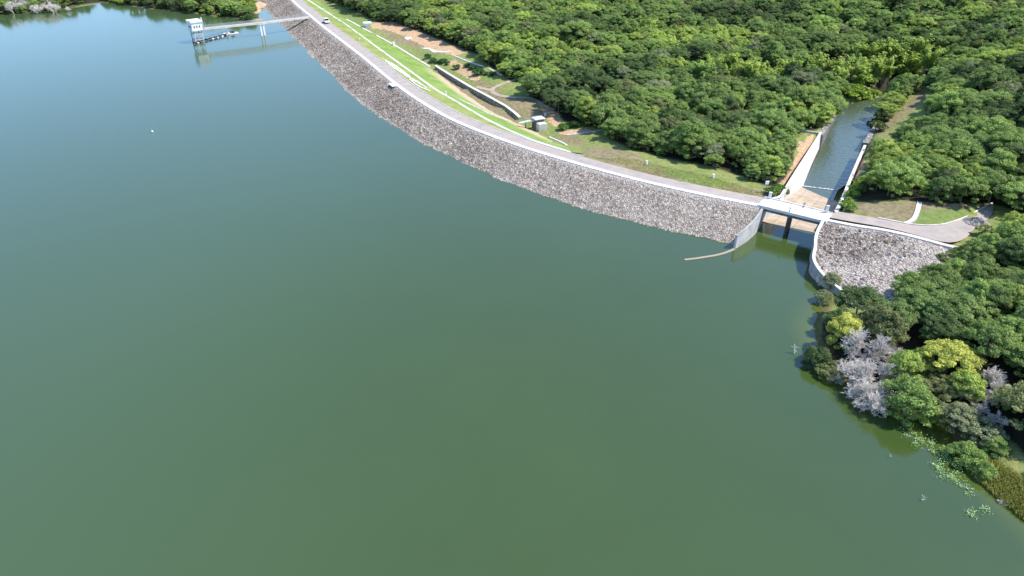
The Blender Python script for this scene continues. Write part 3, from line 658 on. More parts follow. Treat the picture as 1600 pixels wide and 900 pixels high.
ribbon(ww, 0.45, ww[:, 2] + 0.25, -3.0).build('wall', M['conc'], w_o); ribbon(ww, 0.62, ww[:, 2] + 0.40, ww[:, 2] + 0.253).build('coping', M['white'], w_o)
# left approach wall (curves out into the lake) and the low sill that continues it
cl_b = pts([(1189, 349), (1183, 359), (1175, 369), (1163, 379), (1147, 388.5)], 0); clz = np.array([5.4, 5.0, 4.5, 3.9, 3.2])
cl = resample([(p[0], p[1], z) for p, z in zip(cl_b, clz)], 0.8, 1.2)
w_o = root('approach_wall', tuple(cl[len(cl) // 2]), 'tall curved concrete wall flaring from the bridge into the lake, lit on its inner side', 'wall')
ribbon(cl, 0.5, cl[:, 2], -3.0).build('wall', M['pale'], w_o); ribbon(cl, 0.62, cl[:, 2] + 0.16, cl[:, 2] + 0.004).build('coping', M['conc'], w_o)
sil = resample(pts([(1147, 389.5), (1138, 394), (1122, 399), (1100, 402.5), (1084, 405), (1069, 406.5)], 0), 0.8, 1.5)
o = ribbon(sil, 0.6, 0.20, -1.5).build('guide_sill', M['log'], None, 0.05); set_props(o, 'thin pale guide sill just breaking the lake surface, curving left from the approach wall', 'sill')

# ------------------------------------------------------------------ spillway chute and channel
bl = resample(wallL_bot, 1.0); nb = 40
fl = match(wallL_bot[:4], nb); fr_top = [Vector((weirR.x, weirR.y, 0))] + [Vector((p.x, p.y, 0)) for p in wallR_top]
fr = match([(p.x, p.y, 0) for p in fr_top[:4]], nb)
zf = np.interp(np.linspace(0, 1, nb), [0, 0.04, 1], [0.05, 0.22, CHW - 0.15])
fl[:, 2] = zf; fr[:, 2] = zf
ext_l = fl[-1] + (fl[-1] - fl[-8]) * 0.6; ext_r = fr[-1] + (fr[-1] - fr[-8]) * 0.6; ext_l[2] = ext_r[2] = CHW - 1.5
fl = np.vstack([fl, ext_l]); fr = np.vstack([fr, ext_r])
dfl = fl.copy(); sidew = (fr - fl); sidew /= np.linalg.norm(sidew, axis=1)[:, None]
fl = fl - sidew * 0.2
ch = root('spillway_chute', tuple((fl[20] + fr[20]) / 2), 'dry beige concrete spillway chute sloping from under the bridge down to the channel', 'spillway')
rows = [fl * (1 - k / 6) + fr * (k / 6) for k in range(7)]
V, F = lofted(rows); me = np_mesh('chute_floor', V, F, [M['chute']]); up_normals(me); under(link('chute_floor', me), ch)
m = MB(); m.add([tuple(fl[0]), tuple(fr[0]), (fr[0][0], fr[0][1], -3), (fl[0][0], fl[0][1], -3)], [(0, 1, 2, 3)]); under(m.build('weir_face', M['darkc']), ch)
tl = offs(match(wallL_top, 40), 0.5); bb = match(wallL_bot, 40); m = MB()
out = offs(tl, -0.55)                                            # outer edge of the coping (left of travel)
lowo = out.copy(); lowo[:, 2] = np.minimum(bb[:, 2], -1) - 3
bb2 = bb.copy(); bb2[:, 2] = np.minimum(bb2[:, 2], zf.min()) - 0.6
rows = [[tuple(bb2[i]), tuple(bb[i]), tuple(tl[i]), tuple(out[i]), tuple(lowo[i])] for i in range(40)]
m.loft(rows); under(m.build('side_wall', M['white']), ch)
m = ribbon(offs(tl, -0.28), 0.5, tl[:, 2] + 0.14, tl[:, 2] + 0.004); under(m.build('coping', M['kerb']), ch)
tr = match(wallR_top, 40); under(ribbon(offs(tr, 0.3), 0.6, tr[:, 2], -5).build('side_wall', M['white']), ch)
under(ribbon(offs(tr, 0.3), 0.75, tr[:, 2] + 0.14, tr[:, 2] + 0.004).build('coping', M['kerb']), ch)
# foam where the thin sheet of water meets the channel
fm = MB(); e0, e1 = P(1253, 290.5, CHW), P(1310.5, 297.5, CHW); nf = 70; up = []; dn = []
for k in range(nf + 1):
    w = k / nf; p = e0.lerp(e1, w); r = -0.25 + 1.1 * float(fbm(np.array([k * 0.55]), np.array([2.0]), 3, 3)[0])
    up.append((p.x + bn.x * r, p.y + bn.y * r, CHW + 0.03)); dn.append((p.x - bn.x * 0.30, p.y - bn.y * 0.30, CHW + 0.03 + 0.05))
fm.strip(dn, up); o = fm.build('foam', M['foam']); set_props(o, 'white line of foam where the chute meets the channel water', 'foam', kind='stuff')
# masonry banks past the chute
def bank(name, label, line, w, zt, zb, mat=None):
    L = resample(line, 1.0, 1.0); n = len(L); zt = np.interp(np.linspace(0, 1, n), np.linspace(0, 1, len(zt)), zt); jit = (fbm(L[:, 0] * 0.9, L[:, 1] * 0.9, 4) - 0.47)
    L = offs(L, jit * 0.9); m = ribbon(L, w, zt + jit * 0.6, zb); o = m.build(name, mat or M['masonry']); o.rotation_euler = (0, 0, 0); return set_props(o, label, 'wall')
bank('masonry_wall', 'grey rubble masonry bank wall on the left of the channel past the white chute wall', [P(1282, 214, 0)] + pts([(1290, 199), (1300, 180), (1306, 170)], 0), 1.6, [0.7, 0.3, -0.8, -2.2], -5)
bank('masonry_bank', 'low ragged stone bank on the right of the channel below the bare earth patch', pts([(1353, 226), (1364, 206), (1380, 186), (1396, 168)], -1), 2.2, [-0.4, -1.2, -1.0, 0.2], -5)
cwl = pts([(1238, 204, 1.0), (1258, 206, 1.1), (1280, 209, 1.1)]); o = ribbon(resample(cwl, 1), 0.5, 1.55, 0).build('cross_wall', M['pale']); set_props(o, 'short pale concrete wall running left from the end of the chute wall into the trees', 'wall')

# ------------------------------------------------------------------ spillway bridge
br = root('spillway_bridge', tuple(BA + bd * blen / 2 + bn * bdep / 2), 'white concrete road bridge on one middle pier across the spillway mouth', 'bridge')
def bp(s, n, z): return BA + bd * s + bn * n + Vector((0, 0, z - BA.z))
def bbox(m, s0, s1, n0, n1, z0, z1): c = bp((s0 + s1) / 2, (n0 + n1) / 2, (z0 + z1) / 2); return m.box(c, (s1 - s0, n1 - n0, z1 - z0), brz)
bbox(MB(), -0.6, blen + 0.6, 0, bdep, 5.18, 5.62).build('deck', M['white'], br, 0.03)
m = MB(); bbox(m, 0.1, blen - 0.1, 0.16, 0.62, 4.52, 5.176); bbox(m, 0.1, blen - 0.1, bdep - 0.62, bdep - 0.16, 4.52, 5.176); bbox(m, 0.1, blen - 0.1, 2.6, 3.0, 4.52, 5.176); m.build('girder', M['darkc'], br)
for n0 in (-0.06, bdep - 0.22): bbox(MB(), -0.6, blen + 0.6, n0, n0 + 0.28, 5.623, 5.86).build('kerb', M['kerb'], br, 0.03)
m = MB(); pm = blen * 0.475
poly = [bp(pm - 0.3, 0.35, 0), bp(pm, -0.05, 0), bp(pm + 0.3, 0.35, 0), bp(pm + 0.3, 3.4, 0), bp(pm, 3.8, 0), bp(pm - 0.3, 3.4, 0)]
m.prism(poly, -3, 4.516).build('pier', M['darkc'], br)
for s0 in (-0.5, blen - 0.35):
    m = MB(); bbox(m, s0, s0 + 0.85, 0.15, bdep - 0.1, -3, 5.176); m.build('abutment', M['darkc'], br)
for (s0, lab) in ((0.35, 0), (blen - 1.0, 1)):
    m = MB(); bbox(m, s0, s0 + 0.62, bdep - 0.62, bdep - 0.25, 5.865, 7.35); bbox(m, s0 - 0.05, s0 + 0.67, bdep - 0.67, bdep - 0.20, 7.353, 7.45); m.build('post', M['white'], br, 0.03)
for k in range(4):
    m = MB(); bbox(m, 1.5 + k * 3.4, 1.62 + k * 3.4, 0.10, 0.35, 4.9, 5.176); m.build('drain_spout', M['dark'], br)
def handwheel(s, n, label):
    p = bp(s, n, 5.625); r = root('gate_wheel', tuple(p), label, 'gate wheel')
    MB().box(p + Vector((0, 0, 0.06)), (0.5, 0.5, 0.12), brz).build('base_plate', M['conc'], r)
    MB().tube(p + Vector((0, 0, 0.12)), p + Vector((0, 0, 0.95)), 0.10, 0.07, 8).build('stand', M['dark'], r)
    m = MB(); c = p + Vector((0, 0, 1.0)); rr = 0.36
    for k in range(10):
        a0, a1 = 2 * math.pi * k / 10, 2 * math.pi * (k + 1) / 10
        m.tube(c + Vector((math.cos(a0) * rr, math.sin(a0) * rr, 0)), c + Vector((math.cos(a1) * rr, math.sin(a1) * rr, 0)), 0.035, n=5)
    for k in range(3):
        a0 = 2 * math.pi * k / 3; m.tube(c, c + Vector((math.cos(a0) * rr, math.sin(a0) * rr, 0)), 0.025, n=4)
    m.build('wheel', M['dark'], r)
handwheel(blen * 0.60, bdep - 0.55, 'dark handwheel stand on the downstream edge of the white spillway bridge')
handwheel(blen * 0.46, 0.75, 'small dark handwheel stand on the lake side of the white spillway bridge')

# ------------------------------------------------------------------ intake tower, footbridge, pontoon
tb = P(310.5, 66, 0); TA = math.radians(43)
tw = root('intake_tower', tuple(tb), 'white square intake tower with a flat roofed house on columns standing in the lake', 'tower')
def tbox(m, lx, ly, z0, z1, sx, sy): 
    co, si = math.cos(TA), math.sin(TA); return m.box((tb.x + lx * co - ly * si, tb.y + lx * si + ly * co, (z0 + z1) / 2), (sx, sy, z1 - z0), TA)
hs = 5.0; hz0, hz1 = 6.1, 9.4
tbox(MB(), 0, 0, hz0, hz1, hs, hs).build('house_wall', M['house'], tw, 0.02)
tbox(MB(), 0, 0, hz0 - 0.35, hz0 - 0.003, hs + 0.5, hs + 0.5).build('floor_slab', M['white'], tw, 0.02)
rf = tbox(MB(), 0, 0, hz1 + 0.003, hz1 + 0.95, hs + 0.7, hs + 0.7).build('roof', M['house'], tw, 0.03)
tbox(MB(), 0, 0, hz1 + 0.953, hz1 + 1.02, hs + 0.35, hs + 0.35).build('roof_cap', M['white'], rf).matrix_parent_inverse = Matrix.Identity(4)
tbox(MB(), 0, 0, hz1 - 0.10, hz1 + 0.0015, hs + 0.06, hs + 0.06).build('eave_band', M['conc'], tw)
for k in range(4):      # four dark slots on the left facet, three on the right
    m = MB(); tbox(m, -hs / 2, -hs / 2 + 0.85 + (3 - k) * 0.98, 7.0, 8.05, 0.08, 0.48); m.build('window', M['dark'], tw)
for k in range(3):
    m = MB(); tbox(m, -hs / 2 + 1.2 + k * 1.25, -hs / 2, 7.0, 8.05, 0.5, 0.08); m.build('window', M['dark'], tw)
for sx in (-1, 1):
    for sy in (-1, 1):
        m = MB(); tbox(m, sx * 1.9, sy * 1.9, -3, hz0 - 0.353, 0.42, 0.42); m.build('column', M['pale'], tw)
for z in (1.4, 4.0):
    for s in (-1, 1):
        tbox(MB(), 0, s * 1.9, z, z + 0.3, 3.37, 0.26).build('tie_beam', M['pale'], tw); tbox(MB(), s * 1.9, 0, z, z + 0.3, 0.26, 3.37).build('tie_beam', M['pale'], tw)
tbox(MB(), 0, 0, 0.35, 0.65, 3.2, 3.2).build('base_platform', M['white'], tw, 0.03)
m = MB(); tbox(m, -0.5, 0.2, 0.653, 1.5, 0.8, 0.8); tbox(m, 0.75, -0.5, 0.653, 1.75, 0.75, 0.9); m.build('valve_box', M['white'], tw, 0.05)
m = MB(); tbox(m, hs / 2 + 0.55, -hs / 2 + 0.9, 6.1, 11.3, 0.5, 0.9); m.build('stair_shaft', M['pale'], tw, 0.02)
# footbridge
f0 = P(318, 45.2, 6.05); f1 = P(408, 36, 5.95); f2 = P(482, 27, 5.6)
fb = root('footbridge', tuple(f1), 'narrow railed footbridge on a twin pier from the dam road to the white tower', 'bridge')
for a, b in ((f0, f1), (f1, f2)):
    MB().beam(a, b, 1.7, 0.9).build('deck', M['cream'], fb)
fd = (f2 - f0).normalized(); fs = Vector((-fd.y, fd.x, 0)).normalized()
for sd in (-1, 1):
    m = MB(); n = 44
    for k in range(n + 1):
        w = k / n; p = (f0.lerp(f1, w * 2) if w < 0.5 else f1.lerp(f2, w * 2 - 1)) + fs * (sd * 0.7) + Vector((0, 0, 0.25)); m.tube(p, p + Vector((0, 0, 1.35)), 0.07, n=4)
    for h in (0.75, 1.35):
        for a, b in ((f0, f1), (f1, f2)): m.tube(a + fs * (sd * 0.7) + Vector((0, 0, 0.25 + h)), b + fs * (sd * 0.7) + Vector((0, 0, 0.25 + h)), 0.085, n=4)
    m.build('railing', M['metal'], fb)
pb = P(408, 57, 0); pb = Vector((f1.x, f1.y, 0))
for sd in (-1, 1):
    m = MB(); m.box(pb + fd * (sd * 0.75) + Vector((0, 0, 1.2)), (0.75, 1.1, 8.4), math.atan2(fd.y, fd.x)); m.build('pier', M['house'], fb)
MB().box(pb + Vector((0, 0, 5.45)), (2.6, 1.6, 0.45), math.atan2(fd.y, fd.x)).build('pier_cap', M['white'], fb)
# floating walkway and raft
q0 = P(303, 69, 0); q1 = P(356, 54.5, 0)
pw = root('floating_walkway', tuple((q0 + q1) / 2), 'dark floating walkway on pale floats from the tower foot to the white raft', 'walkway')
qd = (q1 - q0).normalized(); qs = Vector((-qd.y, qd.x, 0)); L_ = (q1 - q0).length
MB().beam(q0 + Vector((0, 0, 0.55)), q1 + Vector((0, 0, 0.55)), 1.5, 0.35).build('deck', M['wood'], pw)
for k in range(7):
    c = q0.lerp(q1, (k + 0.6) / 7) - qs * 0.75; MB().tube(c + Vector((0, 0, 0.22)) - qd * 0.55, c + Vector((0, 0, 0.22)) + qd * 0.55, 0.36, n=8).build('float', M['carw'] if k % 2 else M['pale'], pw)
m = MB()
for k in range(9):
    c = q0.lerp(q1, k / 8) + qs * 0.7; m.tube(c + Vector((0, 0, 0.7)), c + Vector((0, 0, 1.7)), 0.06, n=4)
m.tube(q0 + qs * 0.7 + Vector((0, 0, 1.7)), q1 + qs * 0.7 + Vector((0, 0, 1.7)), 0.06, n=4); m.build('railing', M['wood'], pw)
rc = P(361, 53.3, 0); ra = math.atan2((P(372, 52.3, 0) - P(350, 54.5, 0)).y, (P(372, 52.3, 0) - P(350, 54.5, 0)).x)
rt = root('raft', tuple(rc), 'small white floating raft carrying a pump beside the footbridge', 'raft', rz=0)
MB().box(rc + Vector((0, 0, 0.3)), (7.2, 3.0, 0.5), ra).build('deck', M['carw'], rt, 0.06)
for sx in (-1, 1):
    for sy in (-1, 1):
        c = rc + Matrix.Rotation(ra, 3, 'Z') @ Vector((sx * 1.1 - 0.8, sy * 1.2, 0)); MB().tube(c + Vector((0, 0, 0.55)), c + Vector((0, 0, 3.0)), 0.09, n=5).build('pole', M['metal'], rt)
c = rc + Vector((0.6, 0.1, 0)); m = MB(); m.tube(c + Vector((-0.8, 0, 1.0)), c + Vector((0.7, 0.2, 1.0)), 0.55, n=10); m.box(c + Vector((0.9, 0.2, 0.85)), (0.6, 0.6, 0.6)); m.build('pump', M['wood'], rt)
bu = P(238, 206, 0.25); bo = root('buoy', tuple(bu - Vector((0, 0, .25))), 'tiny white buoy alone on the open blue water at left', 'buoy')
m = MB(); prof = [(0.05, -0.35), (0.5, -0.25), (0.72, 0.05), (0.6, 0.35), (0.25, 0.55), (0.12, 0.75)]
rows = [[(bu.x + 0.45 * r * math.cos(t), bu.y + 0.45 * r * math.sin(t), bu.z + 0.8 * h) for t in [2 * math.pi * i / 10 for i in range(10)]] for r, h in prof]; m.loft(rows); m.build('float', M['carw'], bo, smooth=True)
MB().tube(bu + Vector((0, 0, 0.75)), bu + Vector((0, 0, 1.15)), 0.05, n=5).build('ring_post', M['metal'], bo)

# ------------------------------------------------------------------ things along the dam
def near_line(line, u, v, z):
    p = P(u, v, z); return p
# white gutters on the turf
def turf_z(p):
    D = np.hypot(V[:, 0] - p.x, V[:, 1] - p.y); i = np.argsort(D)[:4]; w = 1 / (D[i] + 0.05); return float((V[i, 2] * w).sum() / w.sum())
V = np.concatenate([np.asarray(r) for r in ([Rr * (1 - k / 6) + AA * (k / 6) for k in range(7)] + [AA * (1 - k / 10) + TT * (k / 10) for k in range(1, 11)])])
def gutter(label, line_pts, w, lift=0.18, mat='kerb', onturf=True, step=1.5):
    L = resample(line_pts, step, 2.0)
    if onturf: zt = np.array([turf_z(Vector(p)) for p in L])
    else: zt = ground_z(L[:, 0], L[:, 1])
    k = 5; E = np.r_[np.full(k, zt[0]), zt, np.full(k, zt[-1])]; zt = np.convolve(E, np.ones(2 * k + 1) / (2 * k + 1), 'valid')
    a, b = offs(L, -w / 2), offs(L, w / 2); a2, b2 = offs(L, -w * 0.22), offs(L, w * 0.22)
    rows = [[(a[i, 0], a[i, 1], zt[i] - 0.5), (b[i, 0], b[i, 1], zt[i] - 0.5), (b[i, 0], b[i, 1], zt[i] + lift), (b2[i, 0], b2[i, 1], zt[i] + lift - 0.12), (a2[i, 0], a2[i, 1], zt[i] + lift - 0.12), (a[i, 0], a[i, 1], zt[i] + lift)] for i in range(len(L))]
    m = MB(); m.loft(rows); o = m.build('gutter', M[mat]); return set_props(o, label, 'gutter', 'concrete gutters on the dam turf')
gutter('long white concrete gutter curving down the turf close beside the dam road', [tuple(p) for p in AL], 0.95)
gutter('white concrete gutter at the foot of the upper turf, by the small square marker', pts([(541, 31.5, 2.6), (575, 49.5, 2.0), (616, 71.5, 1), (650, 92, 0.4), (671, 104.5, 0)]), 0.95, 0.25)
gutter('short thin white gutter low on the bright turf above the outlet structure', pts([(701, 148, 1.6), (722, 158, 1.4), (745, 167, 1.3), (768, 178, 1.0), (790, 186, 0.6)]), 0.55, 0.15)
gutter('short white gutter at the turf toe just past the outlet structure', pts([(858, 214, 0.5), (872, 221, 1.0), (886, 228, 2.0)]), 0.7, 0.3, onturf=False, step=0.8)
gutter('thin pale gutter on the far grass below the forest edge', pts([(705, 86, 2.3), (735, 97, 2.1), (760, 107, 2.0), (784, 118, 1.9)]), 0.7, 0.25, onturf=False)
gutter('pale gutter running right from the outlet toward the trees', pts([(886, 212, 0.4), (912, 209, 0.6), (944, 204, 0.6)]), 0.8, 0.25, 'pale', onturf=False)
gutter('white channel running straight down the grass cut beside the abutment road', pts([(1437, 316, 7.0), (1434, 328, 6.6), (1430, 342, 6.0), (1420, 349, 5.7), (1408, 349.5, 5.6)]), 1.0, 0.3, onturf=False, step=0.8)
o = ribbon(offs(resample(road2_dn[1:], 1.5, 2), -0.22), 0.32, ZC + 0.24, ZC - 0.3).build('roadside_kerb', M['kerb']); set_props(o, 'pale kerb curving between the grass cut and the abutment road', 'kerb')
o = ribbon(offs(resample(RD[: i_end], 2.0), -0.45), 0.28, ZC + 0.12, ZC - 0.3).build('roadside_kerb', M['pale']); set_props(o, 'thin yellowed kerb between the dam road and the turf slope', 'kerb')
# toe wall of dark stones with a white coping
tw_l = resample(pts([(681, 105, 0.8), (700, 117, 0.5), (735, 138, 0.3), (765, 154, 0.1), (790, 168, -0.1), (806, 180, -0.4), (812, 186, -0.6)]), 1.0, 1.5)
o_w = root('toe_wall', tuple(tw_l[len(tw_l) // 2]), 'curved stone retaining wall with white coping along the dam toe ditch', 'wall')
ribbon(tw_l, 0.85, tw_l[:, 2] + 0.5, -3.2).build('wall', M['masonry'], o_w); ribbon(tw_l, 0.98, tw_l[:, 2] + 0.72, tw_l[:, 2] + 0.503).build('coping', M['white'], o_w)
# white letters laid in stone on the turf, too worn to read: strokes only
let = root('painted_lettering', tuple(P(634, 118, 4.3)), 'worn white stone lettering laid flat on the turf beside the dam road', 'lettering')
def stroke(pl, w):
    w *= 0.62
    L = resample([tuple(P(u, v, 4.4)) for u, v in pl], 0.7, 0.4); zt = np.array([turf_z(Vector(p)) for p in L]) + 0.14
    a, b = offs(L, -w / 2), offs(L, w / 2); rows = [[(a[i, 0], a[i, 1], zt[i] - 0.3), (b[i, 0], b[i, 1], zt[i] - 0.3), (b[i, 0], b[i, 1], zt[i] + 0.05), (a[i, 0], a[i, 1], zt[i] + 0.05)] for i in range(len(L))]
    MB().loft(rows).build('letter_stroke', M['house'], let)
for pl, w in [([(596, 93.5), (603, 96), (612, 100), (620, 104)], 0.45), ([(603, 97), (609, 103), (615, 107.5)], 0.9), ([(605, 99), (612, 103), (617, 104)], 0.7), ([(613, 101), (618, 105), (621, 106)], 0.9), ([(615, 108), (622, 112.5), (628, 116)], 0.7), ([(617, 105), (624, 108), (629, 112)], 0.7), ([(620, 108), (623, 112)], 0.6), ([(626, 112), (631, 117), (634, 120)], 1.1), ([(629, 112), (634, 116), (640, 120)], 0.8), ([(633, 120), (639, 122)], 0.8), ([(634, 117), (641, 123), (646, 126)], 0.9), ([(640, 123), (648, 128), (652, 128)], 0.5), ([(640, 126), (648, 133), (656, 138), (664, 141), (672, 142.5)], 0.55), ([(645, 124.5), (652, 127.5), (660, 133), (666, 138)], 0.5), ([(644, 127), (652, 130), (658, 134)], 0.4)]: stroke(pl, w)
# white landing at the crest
c = P(614, 133.5, 5.3); i = int(np.argmin(np.hypot(CR[:, 0] - c.x, CR[:, 1] - c.y))); td = CR[i + 1] - CR[i - 1]; ta = math.atan2(td[1], td[0]); cc = offs(CR, 0.75)[i]
o = MB().box((cc[0], cc[1], ZC + 0.02), (4.6, 2.0, 0.14), ta).build('landing_slab', M['white'], None, 0.03); set_props(o, 'white concrete landing slab jutting from the dam kerb over the riprap', 'slab')
# instrument hut
hp = P(574, 40, 3.2); hp.z = gz1(hp.x, hp.y)
hr = root('gauge_hut', tuple(hp), 'small white gauge hut with a wide flat roof on the grass below the forest edge', 'hut')
MB().box(hp + Vector((0, 0, 0.9)), (2.2, 2.2, 1.9), 0.4).build('wall', M['house'], hr, 0.03); MB().box(hp + Vector((0, 0, 2.15)), (4.2, 3.4, 0.6), 0.4).build('roof', M['carw'], hr, 0.05)
co, si = math.cos(.4), math.sin(.4); MB().box(hp + Vector((si * 1.1 - 0.3, -co * 1.1, 0.85)), (0.7, 0.06, 1.3), 0.4).build('door', M['metal'], hr)
# small square marker at the gutter, posts with white heads
def marker(u, v, z, label, h=1.1, w=0.55, turf=False):
    p = P(u, v, z); p.z = (turf_z(p) if turf else gz1(p.x, p.y)); r = root('marker_post', tuple(p), label, 'marker post', 'white marker posts along the dam')
    MB().box(p + Vector((0, 0, h / 2 - 0.1)), (w, w, h), 0.5, 0.9).build('post', M['house'], r, 0.02); MB().box(p + Vector((0, 0, h - 0.0)), (w * 1.15, w * 1.15, 0.16), 0.5).build('cap', M['white'], r)
marker(615.5, 73, 1.0, 'stout white marker block standing on the gutter at the turf foot', 1.7, 1.0, True)
marker(1010, 259, 4.8, 'small white marker post on the grass strip midway along the near road', 0.9, 0.45)
marker(1114, 279, 4.6, 'small white marker post on the grass strip nearest the spillway bridge', 0.9, 0.5)
marker(697, 147.5, 3.5, 'small white marker post on the turf at the head of the short thin gutter', 1.0, 0.45, True)
marker(562, 63, 4.6, 'small white marker post on the upper turf just below the parked truck', 0.7, 0.5, True)
marker(852, 178, 0.5, 'small white marker post on dry grass behind the outlet structure', 0.9, 0.5)
def lamp(u, v, z, label, h=2.6):
    p = P(u, v, z); p.z = gz1(p.x, p.y) if z < 5.4 else z; r = root('sign_post', tuple(p), label, 'post')
    MB().tube(p + Vector((0, 0, -0.3)), p + Vector((0, 0, h)), 0.07, n=6).build('pole', M['metal'], r); MB().box(p + Vector((0, 0, h + 0.3)), (0.9, 0.3, 0.85), 0.2).build('board', M['house'], r, 0.03)
lamp(507, 21, 4.0, 'white square board on a thin pole beside the far gutter', 2.4)
lamp(1195, 303, 4.7, 'small white board on a pole at the left end of the spillway bridge', 2.4)
# truck parked on the crest
tp = P(511, 36, ZC); i = int(np.argmin(np.hypot(CR[:, 0] - tp.x, CR[:, 1] - tp.y))); td = CR[i + 1] - CR[i - 1]; ta = math.atan2(td[1], td[0]); tp = Vector(tuple(offs(CR, -4.1)[i])); tp.z = ZC + 0.01
tr_ = root('pickup_truck', tuple(tp), 'white pickup truck parked on the far end of the dam road', 'truck')
RT = Matrix.Rotation(ta, 3, 'Z') * 1.18
def tloc(x, y, z): return tp + RT @ Vector((x, y, z))
def tprism(prof, w, name, mat, parent, bev=0.03):
    m = MB(); n = len(prof); Vv = [tloc(x, -w / 2, z) for x, z in prof] + [tloc(x, w / 2, z) for x, z in prof]
    m.add(Vv, [(i, (i + 1) % n, n + (i + 1) % n, n + i) for i in range(n)] + [tuple(range(n - 1, -1, -1)), tuple(range(n, 2 * n))]); return m.build(name, mat, parent, bev)
tprism([(-2.7, 0.5), (2.6, 0.5), (2.7, 0.75), (2.6, 1.1), (1.3, 1.2), (-2.7, 1.2)], 1.95, 'body', M['carw'], tr_, 0.06)
tprism([(1.45, 1.2), (0.75, 1.98), (-0.7, 2.02), (-0.95, 1.2)], 1.78, 'cab', M['carw'], tr_, 0.05)
tprism([(1.50, 1.25), (0.86, 1.9), (0.80, 1.9), (1.44, 1.25)], 1.62, 'windscreen', M['glass'], tr_, 0)
for sy in (-1, 1):
    m = MB(); Vv = [tloc(x, sy * 0.905, z) for x, z in ((1.15, 1.28), (0.66, 1.86), (-0.6, 1.9), (-0.75, 1.28))]; Vv += [v_ + RT @ Vector((0, sy * 0.012, 0)) for v_ in Vv]
    m.add(Vv, [(0, 1, 2, 3), (7, 6, 5, 4), (0, 4, 5, 1), (1, 5, 6, 2), (2, 6, 7, 3), (3, 7, 4, 0)]); m.build('side_window', M['glass'], tr_)
    for sx in (-1.7, 1.75): MB().tube(tloc(sx, sy * 0.80, 0.38), tloc(sx, sy * 1.0, 0.38), 0.38, n=14).build('wheel', M['tyre'], tr_)
m = MB(); m.add([tloc(x, y, 1.215) for x, y in ((-2.55, -0.8), (-1.05, -0.8), (-1.05, 0.8), (-2.55, 0.8))], [(0, 1, 2, 3)]); m.build('bed', M['dark'], tr_)
# outlet structure at the toe
oc = P(846, 206, -0.6); og = gz1(oc.x, oc.y)
ot = root('outlet_structure', tuple(Vector((oc.x, oc.y, og))), 'grey concrete outlet block with a railed walkway slab at the dam toe', 'structure')
oa = math.atan2((P(850, 187, 2) - P(812, 193, 2)).y, (P(850, 187, 2) - P(812, 193, 2)).x)
b0 = P(846, 206, -1.2); MB().box((b0.x, b0.y, 0.2), (3.0, 2.4, 3.2), oa).build('lower_block', M['pale'], ot, 0.04)
b1 = P(841, 193, 1.0); MB().box((b1.x, b1.y, 1.2), (3.0, 2.4, 3.0), oa).build('valve_house', M['darkc'], ot, 0.03)
top = P(841, 187, 2.9); MB().box((b1.x, b1.y, 2.86), (3.7, 3.0, 0.3), oa).build('roof_slab', M['white'], ot, 0.03)
w0 = P(811, 192.5, 1.2); w1 = Vector((b1.x, b1.y, 2.5)); MB().beam(w0, w1, 1.4, 0.3).build('walkway', M['white'], ot)
wd = (w1 - w0).normalized(); wsd = Vector((-wd.y, wd.x, 0)).normalized()
for sd in (-1, 1):
    m = MB()
    for k in range(9):
        p = w0.lerp(w1, k / 8) + wsd * (sd * 0.6); m.tube(p + Vector((0, 0, 0.15)), p + Vector((0, 0, 1.1)), 0.04, n=4)
    m.tube(w0 + wsd * (sd * 0.6) + Vector((0, 0, 1.1)), w1 + wsd * (sd * 0.6) + Vector((0, 0, 1.1)), 0.05, n=4); m.build('railing', M['metal'], ot)
for k in (0.35, 0.7):
    p = w0.lerp(w1, k); MB().tube((p.x, p.y, -2.5), (p.x, p.y, p.z - 0.15), 0.18, n=8).build('support', M['darkc'], ot)
# pale slabs of spilled concrete at the forest edge
def slab_patch(name, poly, label, cat, mat, lift=0.10, kind=None):
    w = [P(u, v, 2.6) for u, v in poly]
    for _ in range(3): w = [P(u, v, gz1(q.x, q.y)) for (u, v), q in zip(poly, w)]
    me, vv = cdt_sheet(name, [tuple(p) for p in w], grid_pts(0.9), mat, lambda x, y: ground_z(x, y) + lift + 0.15 * (fbm(x * 0.8, y * 0.8, 2) - 0.4))
    me.update(); o = link(name, me); sd = o.modifiers.new('thickness', 'SOLIDIFY'); sd.thickness = 0.35; sd.offset = -1; return set_props(o, label, cat, kind=kind)
slab_patch('concrete_apron', [(632, 60), (635, 57.5), (637, 59.5), (640, 57), (645, 61), (641, 61.5), (637, 63), (634, 62)], 'small white spill of concrete on the orange earth below the forest edge', 'slab', M['rubble'])
slab_patch('concrete_apron', [(656, 75.3), (664, 74.8), (672, 75.2), (677, 78), (684, 80), (695, 80.6), (706, 79.6), (704, 81), (692, 81.8), (683, 82), (678, 82.5), (674, 80.5), (670, 77.2), (662, 76.5)], 'long white strip of broken concrete beside the orange earth at the forest edge', 'slab', M['rubble'])
M['track'] = concrete('dirt_track', (0.40, 0.33, 0.26), (0.27, 0.20, 0.14), 0.6)
def track(poly, nm='path'):
    w = [P(u, v, 1.0) for u, v in poly]
    for _ in range(3): w = [P(u, v, gz1(q.x, q.y)) for (u, v), q in zip(poly, w)]
    L = resample([tuple(p) for p in w], 1.0, 1.5); a, b = offs(L, -0.9), offs(L, 0.9); rows = []
    for k in range(5):
        r = a * (1 - k / 4) + b * (k / 4); r[:, 2] = ground_z(r[:, 0], r[:, 1]) + 0.10; rows.append(r)
    Vv, F = lofted(rows); me = np_mesh(nm, Vv, F, [M['track']], True); up_normals(me); o = link(nm, me); o['kind'] = 'structure'
track([(812, 122), (796, 128), (780, 133), (768, 140), (770, 146), (782, 150), (805, 153), (826, 153), (840, 158), (850, 166), (866, 172)])
track([(768, 142), (755, 139), (745, 136)])

